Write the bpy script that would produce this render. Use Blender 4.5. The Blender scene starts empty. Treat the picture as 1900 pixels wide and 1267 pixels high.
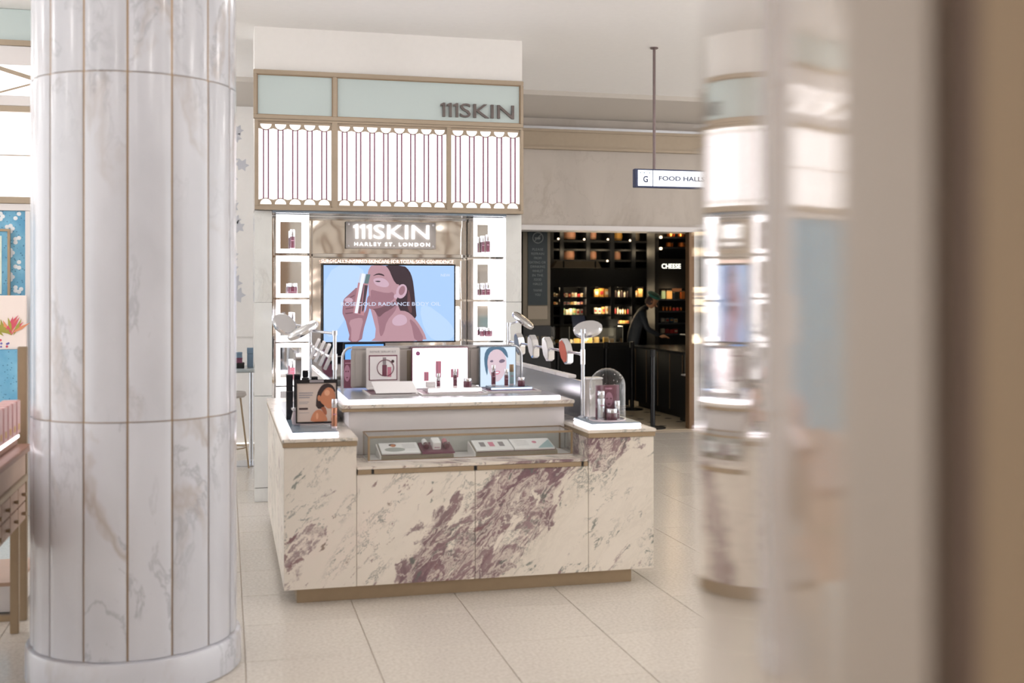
import bpy, bmesh, math, random
from mathutils import Vector, Matrix
random.seed(7)
S = bpy.context.scene
COL = S.collection
R = math.radians

# ------------------------------------------------------------------ camera, world, lights, exposure
YAW = math.atan(530 / 2111.0)          # the shop's axis runs 14 degrees left of the lens axis
CS, CC = math.sin(YAW), math.cos(YAW)
EYE = 1.70
cd = bpy.data.cameras.new('camera')
cam = bpy.data.objects.new('camera', cd); COL.objects.link(cam)
cam.location = (0, 0, EYE)
cam.rotation_euler = (R(90), 0, -YAW)
cd.sensor_width = 36; cd.lens = 40
cd.shift_y = -90.5 / 1900
cd.clip_start = 0.02; cd.clip_end = 100
cd.dof.use_dof = True
cd.dof.focus_distance = 9.3
cd.dof.aperture_fstop = 1.9
S.camera = cam

w = bpy.data.worlds.new('world'); S.world = w; w.use_nodes = True
w.node_tree.nodes['Background'].inputs[0].default_value = (1.0, 0.99, 0.985, 1)
w.node_tree.nodes['Background'].inputs[1].default_value = 1.55

S.view_settings.view_transform = 'Standard'
S.view_settings.look = 'None'
S.view_settings.gamma = 1
S.view_settings.use_curve_mapping = False
S.view_settings.exposure = 0.71
LAMP_W = 17          # glow of each added opal globe
S.cycles.max_bounces = 10
S.cycles.transparent_max_bounces = 24
S.cycles.caustics_reflective = False
S.cycles.caustics_refractive = False

# ------------------------------------------------------------------ helpers
def Wp(px, py, Y):
    """the real point at depth Y (metres along the shop axis) that a survey pixel of the photo names"""
    a = (px - 950) / 2111.0; b = (543 - py) / 2111.0
    dx, dy = CS + a * CC, CC - a * CS
    t = Y / dy
    return Vector((dx * t, Y, EYE + b * t))
def camxz(x, z):
    return (z * CS + x * CC, z * CC - x * CS)

def lin(c):
    if isinstance(c, str):
        c = c.lstrip('#'); c = [int(c[i:i + 2], 16) / 255 for i in (0, 2, 4)]
    elif max(c) > 1: c = [v / 255 for v in c]
    return tuple((v / 12.92 if v <= .04045 else ((v + .055) / 1.055) ** 2.4) for v in c) + (1,)

class NT:
    def __init__(s, name):
        s.m = bpy.data.materials.new(name); s.m.use_nodes = True
        s.t = s.m.node_tree; s.b = s.t.nodes['Principled BSDF']; s.o = s.t.nodes['Material Output']
    def n(s, typ, **kw):
        nd = s.t.nodes.new(typ)
        for k, v in kw.items():
            if k.startswith('_'): setattr(nd, k[1:], v)
            else:
                nd.inputs[k.replace('__', ' ')].default_value = v
        return nd
    def l(s, a, b): s.t.links.new(a, b)
    def math(s, op, a, b=None, clamp=False):
        nd = s.t.nodes.new('ShaderNodeMath'); nd.operation = op; nd.use_clamp = clamp
        for i, v in enumerate((a, b)):
            if v is None: continue
            if isinstance(v, (int, float)): nd.inputs[i].default_value = v
            else: s.l(v, nd.inputs[i])
        return nd.outputs[0]
    def ramp(s, fac, stops, interp='LINEAR'):
        nd = s.t.nodes.new('ShaderNodeValToRGB'); nd.color_ramp.interpolation = interp
        e = nd.color_ramp.elements
        while len(e) < len(stops): e.new(0.5)
        for el, (p, c) in zip(e, stops):
            el.position = p; el.color = c if len(c) == 4 else tuple(c) + (1,)
        s.l(fac, nd.inputs[0]); return nd.outputs[0]
    def mix(s, fac, a, b, mode='MIX'):
        nd = s.t.nodes.new('ShaderNodeMix'); nd.data_type = 'RGBA'; nd.blend_type = mode
        for k, v in ((0, fac), (6, a), (7, b)):
            if isinstance(v, (int, float, tuple)): nd.inputs[k].default_value = v
            else: s.l(v, nd.inputs[k])
        return nd.outputs[2]

M = {}
def pm(name, col, rough=.5, metal=0, spec=.5, ior=1.5, noise=0.0, nscale=20, coat=0, trans=0, bump=0):
    t = NT(name); b = t.b
    b.inputs['Base Color'].default_value = lin(col)
    b.inputs['Roughness'].default_value = rough; b.inputs['Metallic'].default_value = metal
    b.inputs['IOR'].default_value = ior; b.inputs['Specular IOR Level'].default_value = spec
    b.inputs['Coat Weight'].default_value = coat; b.inputs['Coat Roughness'].default_value = .03
    b.inputs['Transmission Weight'].default_value = trans
    if noise or bump:
        tc = t.n('ShaderNodeTexCoord'); nz = t.n('ShaderNodeTexNoise', Scale=nscale, Detail=4)
        t.l(tc.outputs['Object'], nz.inputs['Vector'])
        if noise:
            c = lin(col); d = tuple(v * (1 - noise) for v in c[:3]) + (1,); u = tuple(min(1, v * (1 + noise)) for v in c[:3]) + (1,)
            t.l(t.ramp(nz.outputs[0], [(.3, d), (.7, u)]), b.inputs['Base Color'])
        if bump:
            bp = t.n('ShaderNodeBump', Strength=bump, Distance=.01); t.l(nz.outputs[0], bp.inputs['Height']); t.l(bp.outputs[0], b.inputs['Normal'])
    M[name] = t.m; return t.m
def em(name, col, s=1.0, base=None):
    t = NT(name); b = t.b
    b.inputs['Base Color'].default_value = lin(base or col)
    b.inputs['Emission Color'].default_value = lin(col); b.inputs['Emission Strength'].default_value = s
    b.inputs['Roughness'].default_value = .4
    M[name] = t.m; return t.m
def glassm(name, tint, refl=.6, ior=1.45, edge=1.0):
    t = NT(name); t.t.nodes.remove(t.b)
    fr = t.n('ShaderNodeLayerWeight', Blend=.5)
    fz = t.math('ADD', t.math('MULTIPLY', t.math('POWER', fr.outputs['Facing'], 4.0), .75), .04)
    tr = t.n('ShaderNodeBsdfTransparent'); tr.inputs[0].default_value = tint + (1,)
    gl = t.n('ShaderNodeBsdfGlossy', Roughness=.01)
    mx = t.n('ShaderNodeMixShader')
    t.l(t.math('MULTIPLY', fz, edge, True), mx.inputs[0]); t.l(tr.outputs[0], mx.inputs[1]); t.l(gl.outputs[0], mx.inputs[2])
    t.l(mx.outputs[0], t.o.inputs[0]); M[name] = t.m; return t.m

class MB:
    def __init__(s): s.v = []; s.f = []
    def add(s, vs, fs):
        o = len(s.v); s.v += [tuple(p) for p in vs]; s.f += [[i + o for i in q] for q in fs]; return s
    def box(s, x0, x1, y0, y1, z0, z1):
        return s.add([(x0, y0, z0), (x1, y0, z0), (x1, y1, z0), (x0, y1, z0), (x0, y0, z1), (x1, y0, z1), (x1, y1, z1), (x0, y1, z1)],
                     [(0, 3, 2, 1), (4, 5, 6, 7), (0, 1, 5, 4), (1, 2, 6, 5), (2, 3, 7, 6), (3, 0, 4, 7)])
    def lathe(s, prof, n=24, c=(0, 0, 0), cap=True):
        vs = []; fs = []; k = len(prof)
        for i in range(n):
            a = 2 * math.pi * i / n
            for r, z in prof: vs.append((c[0] + r * math.cos(a), c[1] + r * math.sin(a), c[2] + z))
        for i in range(n):
            j = (i + 1) % n
            for q in range(k - 1): fs.append((i * k + q, j * k + q, j * k + q + 1, i * k + q + 1))
        if cap:
            fs.append([i * k for i in range(n)][::-1]); fs.append([i * k + k - 1 for i in range(n)])
        return s.add(vs, fs)
    def tube(s, pts, r, n=10, cap=True):
        pts = [Vector(p) for p in pts]; rings = []; prev = None
        for i, p in enumerate(pts):
            d = (pts[min(i + 1, len(pts) - 1)] - pts[max(i - 1, 0)]).normalized()
            if prev is None:
                up = Vector((0, 0, 1)) if abs(d.z) < .9 else Vector((1, 0, 0)); prev = d.cross(up).normalized()
            prev = (prev - d * prev.dot(d)).normalized(); q = d.cross(prev)
            rr = r[i] if isinstance(r, (list, tuple)) else r
            rings.append([p + prev * math.cos(2 * math.pi * k / n) * rr + q * math.sin(2 * math.pi * k / n) * rr for k in range(n)])
        vs = [v for g in rings for v in g]; fs = []
        for i in range(len(rings) - 1):
            for k in range(n):
                a = i * n + k; b = i * n + (k + 1) % n; fs.append((a, b, b + n, a + n))
        if cap: fs.append(list(range(n))[::-1]); fs.append([len(vs) - n + k for k in range(n)])
        return s.add(vs, fs)
    def prism(s, poly, d0, d1, ax='y'):
        n = len(poly)
        def P(u, v, d): return {'y': (u, d, v), 'z': (u, v, d), 'x': (d, u, v)}[ax]
        vs = [P(u, v, d0) for u, v in poly] + [P(u, v, d1) for u, v in poly]
        fs = [list(range(n)), list(range(2 * n - 1, n - 1, -1))] + [(i, i + n, (i + 1) % n + n, (i + 1) % n) for i in range(n)]
        return s.add(vs, fs)
    def mesh(s, name, mat, bevel=0, smooth=False, seg=2, xf=None):
        me = bpy.data.meshes.new(name); me.from_pydata(s.v, [], s.f)
        bm = bmesh.new(); bm.from_mesh(me)
        if xf is not None: bm.transform(xf)
        bmesh.ops.recalc_face_normals(bm, faces=bm.faces)
        if bevel:
            es = [e for e in bm.edges if len(e.link_faces) == 2 and e.calc_face_angle(0) > .6]
            bmesh.ops.bevel(bm, geom=es, offset=bevel, segments=seg, affect='EDGES', clamp_overlap=True)
        bm.to_mesh(me); bm.free()
        if smooth:
            me.polygons.foreach_set('use_smooth', [True] * len(me.polygons))
            try: me.set_sharp_from_angle(angle=R(38))
            except Exception: pass
        me.materials.append(M[mat] if isinstance(mat, str) else mat)
        return me
    def build(s, name, mat, parent=None, loc=None, rot=None, **kw):
        return link(name, s.mesh(name, mat, **kw), parent, loc, rot)

def link(name, me, parent=None, loc=None, rot=None):
    o = bpy.data.objects.new(name, me); COL.objects.link(o)
    if parent: o.parent = parent
    if loc is not None: o.location = loc
    if rot is not None: o.rotation_euler = rot
    return o
def tag(o, label=None, cat=None, group=None, kind=None):
    if label: o['label'] = label
    if cat: o['category'] = cat
    if group: o['group'] = group
    if kind: o['kind'] = kind
    return o
def thing(name, label, cat, loc=(0, 0, 0), rz=0, group=None):
    o = bpy.data.objects.new(name, None); COL.objects.link(o)
    o.empty_display_size = .05; o.location = loc; o.rotation_euler = (0, 0, rz)
    return tag(o, label, cat, group)
def BOX(name, mat, parent, x0, x1, y0, y1, z0, z1, bevel=0, **kw):
    return MB().box(x0, x1, y0, y1, z0, z1).build(name, mat, parent, bevel=bevel, **kw)
def copy_tree(root, loc, rz=None, label=None, group=None, parent=None):
    r = root.copy(); COL.objects.link(r); r.location = loc; r.parent = parent
    if rz is not None: r.rotation_euler = (0, 0, rz)
    if label: r['label'] = label
    if group: r['group'] = group
    def rec(a, b):
        for ch in list(a.children):
            c = ch.copy(); COL.objects.link(c); c.parent = b; rec(ch, c)
    rec(root, r)
    return r

def text_mesh(body, width=None, height=None, bold=0.0, extrude=0.0, space=1.0):
    cu = bpy.data.curves.new('text', 'FONT'); cu.body = body; cu.size = 1
    cu.offset = bold; cu.space_character = space; cu.resolution_u = 3
    ob = bpy.data.objects.new('text', cu); COL.objects.link(ob)
    dg = bpy.context.evaluated_depsgraph_get(); dg.update()
    me = bpy.data.meshes.new_from_object(ob.evaluated_get(dg))
    bpy.data.objects.remove(ob); bpy.data.curves.remove(cu)
    xs = [v.co.x for v in me.vertices]; ys = [v.co.y for v in me.vertices]
    x0, x1, y0, y1 = min(xs), max(xs), min(ys), max(ys)
    sy = (height / (y1 - y0)) if height else width / (x1 - x0)
    sx = (width / (x1 - x0)) if width else sy
    bm = bmesh.new(); bm.from_mesh(me); bpy.data.meshes.remove(me)
    bmesh.ops.remove_doubles(bm, verts=bm.verts, dist=1e-5)
    for v in bm.verts: v.co = Vector(((v.co.x - x0) * sx, 0, (v.co.y - y0) * sy))
    if extrude:
        g = bmesh.ops.extrude_face_region(bm, geom=bm.faces[:])
        for v in [e for e in g['geom'] if isinstance(e, bmesh.types.BMVert)]: v.co.y -= extrude
    bmesh.ops.recalc_face_normals(bm, faces=bm.faces)
    return bm, (x1 - x0) * sx, (y1 - y0) * sy
def text(name, body, mat, parent, loc, rot=None, split=False, align='L', **kw):
    """lettering in the x-z plane facing -y; with split every glyph is a part of its own"""
    bm, wd, ht = text_mesh(body, **kw)
    dx = {'L': 0, 'C': -wd / 2, 'R': -wd}[align]
    bmesh.ops.translate(bm, vec=(dx, 0, 0), verts=bm.verts)
    res = []
    if not split:
        me = bpy.data.meshes.new(name); bm.to_mesh(me); me.materials.append(M[mat]); res.append(link(name, me, parent, loc, rot))
    else:
        left = set(bm.verts); groups = []
        while left:
            st = [left.pop()]; g = set(st)
            while st:
                v = st.pop()
                for e in v.link_edges:
                    o = e.other_vert(v)
                    if o in left: left.discard(o); g.add(o); st.append(o)
            groups.append(g)
        groups.sort(key=lambda g: min(v.co.x for v in g))
        for g in groups:
            idx = {v: i for i, v in enumerate(g)}; vs = [v.co[:] for v in idx]
            fs = [[idx[v] for v in f.verts] for f in bm.faces if f.verts[0] in idx]
            me = bpy.data.meshes.new(name); me.from_pydata(vs, [], fs); me.materials.append(M[mat])
            res.append(link(name, me, parent, loc, rot))
    bm.free()
    return res

def logo(parent, mat, loc, W, H, ext):
    one = [(.22, 0), (.41, 0), (.41, 1), (.27, 1), (.07, .89), (.07, .74), (.22, .81)]
    me = MB().prism([(u * H, v * H) for u, v in one], -ext, 0, 'y').mesh('letter', mat)
    for q in range(3): link('letter', me, parent, (loc[0] + q * .47 * H, loc[1], loc[2]))
    text('letter', 'SKIN', mat, parent, (loc[0] + 1.50 * H, loc[1], loc[2]), split=True, width=W - 1.50 * H, height=H, bold=.004, extrude=ext)

# ------------------------------------------------------------------ materials
pm('ceiling_white', (247, 246, 245), .8, noise=.01)
pm('wall_white', (236, 234, 232), .7, noise=.01)
pm('lintel_stone', (184, 174, 162), .45, noise=.06, nscale=2)
pm('soffit_beige', (205, 199, 192), .8)
pm('grout', (196, 182, 165), .7)
pm('brass', (166, 147, 122), .42, .55, noise=.03)
pm('bronze_frame', (170, 155, 136), .45, .3, noise=.02)
pm('bronze_dark', (150, 126, 100), .4, .5)
pm('pillar_bronze', (134, 114, 90), .55, .1)
pm('pillar_groove', (104, 84, 70), .6)
pm('brown_trim', (120, 92, 66), .4, .3)
pm('mint_glass', (196, 210, 210), .45)
pm('sign_letter', (108, 100, 98), .45, .4)
pm('chrome', (225, 225, 228), .12, 1.0)
pm('satin_steel', (205, 208, 214), .25, .9)
pm('white_panel', (226, 222, 222), .35)
pm('white_gloss', (240, 238, 240), .15, coat=.5)
pm('grey_panel', (190, 184, 180), .4)
pm('black_gloss', (22, 24, 30), .2)
pm('black_matte', (16, 17, 20), .5)
pm('burgundy', (116, 66, 84), .35)
pm('burgundy_glass', (98, 46, 64), .1, coat=.6)
pm('rose_glass', (196, 116, 134), .15, coat=.5)
pm('bottle_copper', (186, 132, 108), .2, .7)
pm('silver_cap', (214, 214, 220), .14, 1.0)
pm('clear_base', (228, 214, 220), .1, coat=.5)
pm('paper_white', (240, 238, 240), .6)
pm('paper_beige', (208, 192, 182), .6)
pm('print_grey', (150, 144, 148), .7)
pm('print_dark', (70, 52, 54), .7)
pm('print_purple', (160, 96, 140), .7)
pm('print_skin', (200, 132, 98), .7)
pm('print_skin_light', (226, 168, 136), .7)
pm('print_skin_dark', (160, 96, 70), .7)
pm('print_hair', (52, 36, 36), .7)
pm('print_mauve', (176, 128, 150), .7)
pm('print_pink', (208, 134, 156), .7)
pm('orange_face', (186, 92, 70), .3)
pm('slate_face', (130, 144, 158), .2, .5)
pm('blue_tray', (120, 138, 152), .25)
pm('beige_wood', (186, 156, 136), .45, noise=.05, nscale=6)
pm('walnut', (150, 108, 88), .4, noise=.08, nscale=8)
pm('pink_box', (226, 178, 176), .3)
pm('pale_frame', (150, 176, 182), .4)
pm('denim_box', (126, 150, 172), .5)
pm('plum_box', (130, 74, 100), .5)
pm('slate_top', (176, 186, 190), .2)
pm('leaf_grey', (196, 198, 206), .6)
pm('navy_cabinet', (17, 20, 26), .5, noise=.1)
pm('dark_wall', (18, 19, 22), .6)
pm('dark_teal', (14, 32, 38), .5)
pm('gold_dim', (98, 90, 76), .45, .3)
pm('taupe', (140, 128, 112), .5)
pm('sign_grey', (112, 116, 116), .6)
pm('cask_wood', (196, 140, 112), .5, noise=.1, nscale=6)
pm('cask_gold', (214, 160, 70), .5, noise=.08)
pm('copper_pan', (204, 124, 64), .25, .8)
pm('board_wood', (206, 150, 116), .5, noise=.06, nscale=8)
pm('cheese', (230, 190, 110), .5)
pm('kraft', (212, 164, 96), .6)
pm('packet_red', (190, 60, 60), .5)
pm('packet_cream', (226, 214, 190), .5)
pm('packet_green', (160, 196, 160), .5)
pm('packet_grey', (170, 172, 170), .5)
pm('uniform', (30, 38, 52), .7)
pm('skin', (190, 140, 112), .5)
pm('teal_cap', (44, 110, 104), .7)
pm('rope_black', (14, 14, 16), .5)
pm('sign_blue', (46, 56, 92), .4)
pm('post_brown', (120, 104, 104), .35, .3)
pm('flower_white', (236, 240, 244), .6)
pm('flower_blue', (70, 118, 156), .6)
pm('pot_coral', (216, 90, 110), .6)
pm('pot_olive', (168, 160, 70), .6)
pm('pot_orange', (226, 150, 110), .6)
pm('pot_violet', (130, 120, 190), .6)
pm('floral_board', (246, 232, 226), .6)
pm('green_white', (226, 236, 226), .5)
pm('rear_beige', (232, 226, 218), .6)
pm('rear_brown', (128, 104, 84), .4, .3)
pm('cream_glow_base', (240, 226, 200), .5)
em('lit_pane', (255, 251, 252), .78)
em('led', (255, 248, 255), 1.5)
em('box_glow', (255, 250, 253), 2.4)
em('box_glow_soft', (255, 250, 252), 1.1)
em('plate_letter', (255, 253, 253), 1.5)
em('slogan_glow', (255, 222, 212), .95)
em('sign_glow', (240, 246, 255), .64)
em('lamp_dot', (230, 232, 255), 3.0)
em('cheese_letter', (250, 250, 235), 1.2)
em('warm_spot', (255, 230, 196), 1.6)
em('case_glow', (255, 236, 200), .75)
em('poster_glow', (255, 246, 250), .95)
em('poster_glow_blue', (200, 220, 250), .9)
em('rear_glow', (255, 236, 226), 1.3)
em('bluelit', (90, 150, 220), .5)
glassm('pane_glass', (.97, .985, .98), ior=1.45, edge=1.0)
glassm('dome_glass', (.95, .965, .965), ior=1.5, edge=1.2)
for nm, c in dict(tv_bg=(168, 202, 250), tv_bg2=(184, 212, 252), tv_hair=(52, 34, 44), tv_hair2=(96, 62, 66), tv_skin=(182, 142, 152), tv_skin_l=(202, 170, 186),
                  tv_skin_d=(112, 78, 88), tv_skin_m=(154, 112, 124), tv_cap=(196, 206, 226), tv_cap_d=(96, 120, 124), tv_bottle=(184, 132, 140), tv_white=(236, 240, 255),
                  tv_dark=(70, 56, 66), tv_text=(216, 226, 250)).items():
    em(nm, c, .66, base=(10, 10, 12))
for nm, c in dict(fb_bg=(214, 232, 250), fb_hair=(78, 112, 138), fb_skin=(220, 196, 206), fb_dark=(120, 104, 124), fb_white=(240, 246, 255), fb_pink=(232, 150, 178), fb_lip=(214, 130, 150)).items():
    em(nm, c, .64, base=(20, 20, 22))

def floor_mat():
    t = NT('terrazzo'); tc = t.n('ShaderNodeTexCoord')
    a = t.n('ShaderNodeTexNoise', Scale=60, Detail=3); t.l(tc.outputs['Object'], a.inputs['Vector'])
    oi = t.n('ShaderNodeObjectInfo')
    c = t.ramp(a.outputs[0], [(.3, lin((196, 188, 178))), (.5, lin((209, 202, 192))), (.7, lin((217, 211, 202)))])
    v = t.math('ADD', t.math('MULTIPLY', oi.outputs['Random'], .06), .95)
    hs = t.n('ShaderNodeHueSaturation'); t.l(c, hs.inputs['Color']); t.l(v, hs.inputs['Value'])
    t.l(hs.outputs[0], t.b.inputs['Base Color']); t.b.inputs['Roughness'].default_value = .22
    t.b.inputs['Specular IOR Level'].default_value = .4
    M['terrazzo'] = t.m
floor_mat()

def white_marble(name, base, vein1, vein2, scale=1.3, rough=.12, amt=1.0):
    t = NT(name); tc = t.n('ShaderNodeTexCoord'); oi = t.n('ShaderNodeObjectInfo')
    off = t.n('ShaderNodeVectorMath', _operation='MULTIPLY_ADD')
    cb = t.n('ShaderNodeCombineXYZ'); t.l(t.math('MULTIPLY', oi.outputs['Random'], 1.7), cb.inputs[0]); t.l(t.math('MULTIPLY', oi.outputs['Random'], 2.3), cb.inputs[2])
    off.inputs[1].default_value = (1, 1, .55); t.l(tc.outputs['Object'], off.inputs[0]); t.l(cb.outputs[0], off.inputs[2])
    wn = t.n('ShaderNodeTexNoise', Scale=scale * 1.6, Detail=5); t.l(off.outputs[0], wn.inputs['Vector'])
    ws = t.n('ShaderNodeVectorMath', _operation='MULTIPLY_ADD'); ws.inputs[1].default_value = (.7, .7, .7)
    t.l(wn.outputs['Color'], ws.inputs[0]); t.l(off.outputs[0], ws.inputs[2])
    n1 = t.n('ShaderNodeTexNoise', Scale=scale, Detail=6, Roughness=.6); t.l(ws.outputs[0], n1.inputs['Vector'])
    v1 = t.math('SUBTRACT', 1, t.math('MULTIPLY', t.math('ABSOLUTE', t.math('SUBTRACT', n1.outputs[0], .5)), 34), True)
    n2 = t.n('ShaderNodeTexNoise', Scale=scale * 1.4, Detail=2); t.l(off.outputs[0], n2.inputs['Vector'])
    msk = t.ramp(n2.outputs[0], [(.46, (0, 0, 0)), (.62, (1, 1, 1))])
    cl = t.n('ShaderNodeTexNoise', Scale=scale * 3, Detail=6); t.l(ws.outputs[0], cl.inputs['Vector'])
    c = t.ramp(cl.outputs[0], [(.3, lin(tuple(v * .95 for v in base))), (.6, lin(base))])
    c = t.mix(t.math('MULTIPLY', t.math('MULTIPLY', v1, msk), .55 * amt), c, lin(vein1))
    n3 = t.n('ShaderNodeTexNoise', Scale=scale * 2.2, Detail=7, Roughness=.65); t.l(ws.outputs[0], n3.inputs['Vector'])
    v2 = t.math('SUBTRACT', 1, t.math('MULTIPLY', t.math('ABSOLUTE', t.math('SUBTRACT', n3.outputs[0], .47)), 60), True)
    c = t.mix(t.math('MULTIPLY', t.math('MULTIPLY', v2, msk), .5 * amt), c, lin(vein2))
    t.l(c, t.b.inputs['Base Color']); t.b.inputs['Roughness'].default_value = rough; t.b.inputs['Coat Weight'].default_value = .3
    M[name] = t.m
white_marble('column_marble', (198, 200, 208), (154, 136, 120), (136, 138, 146), .8, .2, 1.0)
M['column_marble'].node_tree.nodes['Principled BSDF'].inputs['Coat Weight'].default_value = .12
white_marble('pilaster_marble', (228, 230, 228), (190, 186, 176), (180, 184, 184), 1.2, .1, .6)
white_marble('lintel_marble', (196, 187, 178), (150, 136, 120), (160, 150, 140), .8, .4, .6)
white_marble('honed_stone', (142, 130, 119), (140, 124, 110), (150, 136, 124), .8, .45, .4)
M['honed_stone'].node_tree.nodes['Principled BSDF'].inputs['Coat Weight'].default_value = 0
white_marble('polished_stone', (158, 144, 130), (138, 120, 104), (150, 134, 120), .8, .05, .5)
M['lintel_marble'].node_tree.nodes['Principled BSDF'].inputs['Coat Weight'].default_value = 0
M['lintel_marble'].node_tree.nodes['Principled BSDF'].inputs['Roughness'].default_value = .6
M['polished_stone'].node_tree.nodes['Principled BSDF'].inputs['IOR'].default_value = 1.75
M['polished_stone'].node_tree.nodes['Principled BSDF'].inputs['Coat Weight'].default_value = 1.0
M['polished_stone'].node_tree.nodes['Principled BSDF'].inputs['Coat IOR'].default_value = 1.8

def viola(name, center, width, flip=1.0):
    """cream breccia marble with plum clouds running up to the right"""
    t = NT(name); tc = t.n('ShaderNodeTexCoord')
    sep = t.n('ShaderNodeSeparateXYZ'); t.l(tc.outputs['Object'], sep.inputs[0])
    x, y, z = sep.outputs
    xx = t.math('ADD', x, t.math('MULTIPLY', y, .8))
    q = t.math('MULTIPLY', t.math('SUBTRACT', xx, z), .72)          # across the streaks
    p = t.math('MULTIPLY', t.math('ADD', z, xx), .70)               # along the streaks
    cb = t.n('ShaderNodeCombineXYZ'); t.l(t.math('MULTIPLY', q, 1.0), cb.inputs[0]); t.l(t.math('MULTIPLY', p, .42), cb.inputs[1]); t.l(t.math('MULTIPLY', y, .5), cb.inputs[2])
    wn = t.n('ShaderNodeTexNoise', Scale=5, Detail=6, Roughness=.6); t.l(cb.outputs[0], wn.inputs['Vector'])
    ws = t.n('ShaderNodeVectorMath', _operation='MULTIPLY_ADD'); ws.inputs[1].default_value = (.22, .22, .22)
    t.l(wn.outputs['Color'], ws.inputs[0]); t.l(cb.outputs[0], ws.inputs[2])
    n1 = t.n('ShaderNodeTexNoise', Scale=7, Detail=9, Roughness=.62, Distortion=.8); t.l(ws.outputs[0], n1.inputs['Vector'])
    band = t.math('SUBTRACT', 1, t.math('POWER', t.math('MULTIPLY', t.math('ABSOLUTE', t.math('SUBTRACT', q, center)), 1 / width), 1.6), True)
    sc = t.math('ADD', n1.outputs[0], t.math('MULTIPLY', band, .25))
    # cream ground with soft peach
    cl = t.n('ShaderNodeTexNoise', Scale=3, Detail=5); t.l(ws.outputs[0], cl.inputs['Vector'])
    c = t.ramp(cl.outputs[0], [(.35, lin((216, 208, 196))), (.55, lin((229, 221, 210))), (.7, lin((231, 219, 209)))])
    pl = t.ramp(n1.outputs[0], [(.35, lin((96, 76, 84))), (.5, lin((140, 112, 118))), (.6, lin((116, 90, 98))), (.75, lin((172, 148, 148)))])
    pm_ = t.ramp(sc, [(.625, (0, 0, 0)), (.66, (.85, .85, .85)), (.80, (1, 1, 1))])
    c = t.mix(pm_, c, pl)
    # pale rims inside the plum clouds
    n4 = t.n('ShaderNodeTexNoise', Scale=15, Detail=7, Roughness=.6, Distortion=1.2); t.l(ws.outputs[0], n4.inputs['Vector'])
    rim = t.math('SUBTRACT', 1, t.math('MULTIPLY', t.math('ABSOLUTE', t.math('SUBTRACT', n4.outputs[0], .5)), 16), True)
    c = t.mix(t.math('MULTIPLY', rim, .75), c, lin((228, 220, 208)))
    # thin green grey veins and dark blots
    n5 = t.n('ShaderNodeTexNoise', Scale=6, Detail=8, Roughness=.68); t.l(ws.outputs[0], n5.inputs['Vector'])
    vn = t.math('SUBTRACT', 1, t.math('MULTIPLY', t.math('ABSOLUTE', t.math('SUBTRACT', n5.outputs[0], .52)), 75), True)
    mk = t.n('ShaderNodeTexNoise', Scale=4.5, Detail=3); t.l(cb.outputs[0], mk.inputs['Vector'])
    mkr = t.ramp(mk.outputs[0], [(.44, (0, 0, 0)), (.56, (1, 1, 1))])
    c = t.mix(t.math('MULTIPLY', t.math('MULTIPLY', vn, mkr), .9), c, lin((104, 112, 108)))
    n6 = t.n('ShaderNodeTexNoise', Scale=17, Detail=5, Roughness=.6); t.l(ws.outputs[0], n6.inputs['Vector'])
    bl = t.ramp(t.math('ADD', n6.outputs[0], t.math('MULTIPLY', mk.outputs[0], .25)), [(.735, (0, 0, 0)), (.775, (1, 1, 1))])
    bc = t.ramp(cl.outputs[0], [(.42, lin((104, 112, 106))), (.5, lin((128, 92, 96))), (.6, lin((122, 96, 82)))], 'CONSTANT')
    c = t.mix(t.math('MULTIPLY', bl, .8), c, bc)
    t.l(c, t.b.inputs['Base Color']); t.b.inputs['Roughness'].default_value = .28
    M[name] = t.m
viola('viola_marble', .56, .36)
viola('viola_marble_pale', 5.0, .4)
viola('viola_marble_dense', 1.2, 1.2)

def mirror_mat():
    t = NT('aged_mirror'); tc = t.n('ShaderNodeTexCoord')
    n = t.n('ShaderNodeTexNoise', Scale=3.2, Detail=1); t.l(tc.outputs['Object'], n.inputs['Vector'])
    bp = t.n('ShaderNodeBump', Strength=.14, Distance=.05); t.l(n.outputs[0], bp.inputs['Height']); t.l(bp.outputs[0], t.b.inputs['Normal'])
    t.b.inputs['Base Color'].default_value = lin((236, 233, 226)); t.b.inputs['Metallic'].default_value = 1; t.b.inputs['Roughness'].default_value = .06
    M['aged_mirror'] = t.m
mirror_mat()
pm('clear_mirror', (232, 233, 232), .04, 1.0)
def wallpaper():
    t = NT('blue_wallpaper'); tc = t.n('ShaderNodeTexCoord')
    v = t.n('ShaderNodeTexVoronoi', Scale=42); t.l(tc.outputs['Object'], v.inputs['Vector'])
    n = t.n('ShaderNodeTexNoise', Scale=5, Detail=4); t.l(tc.outputs['Object'], n.inputs['Vector'])
    c = t.ramp(n.outputs[0], [(.35, lin((100, 166, 204))), (.65, lin((134, 194, 222)))])
    d = t.math('LESS_THAN', v.outputs['Distance'], .22)
    t.l(t.mix(t.math('MULTIPLY', d, .7), c, lin((64, 112, 156))), t.b.inputs['Base Color']); t.b.inputs['Roughness'].default_value = .7
    M['blue_wallpaper'] = t.m
wallpaper()

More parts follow.
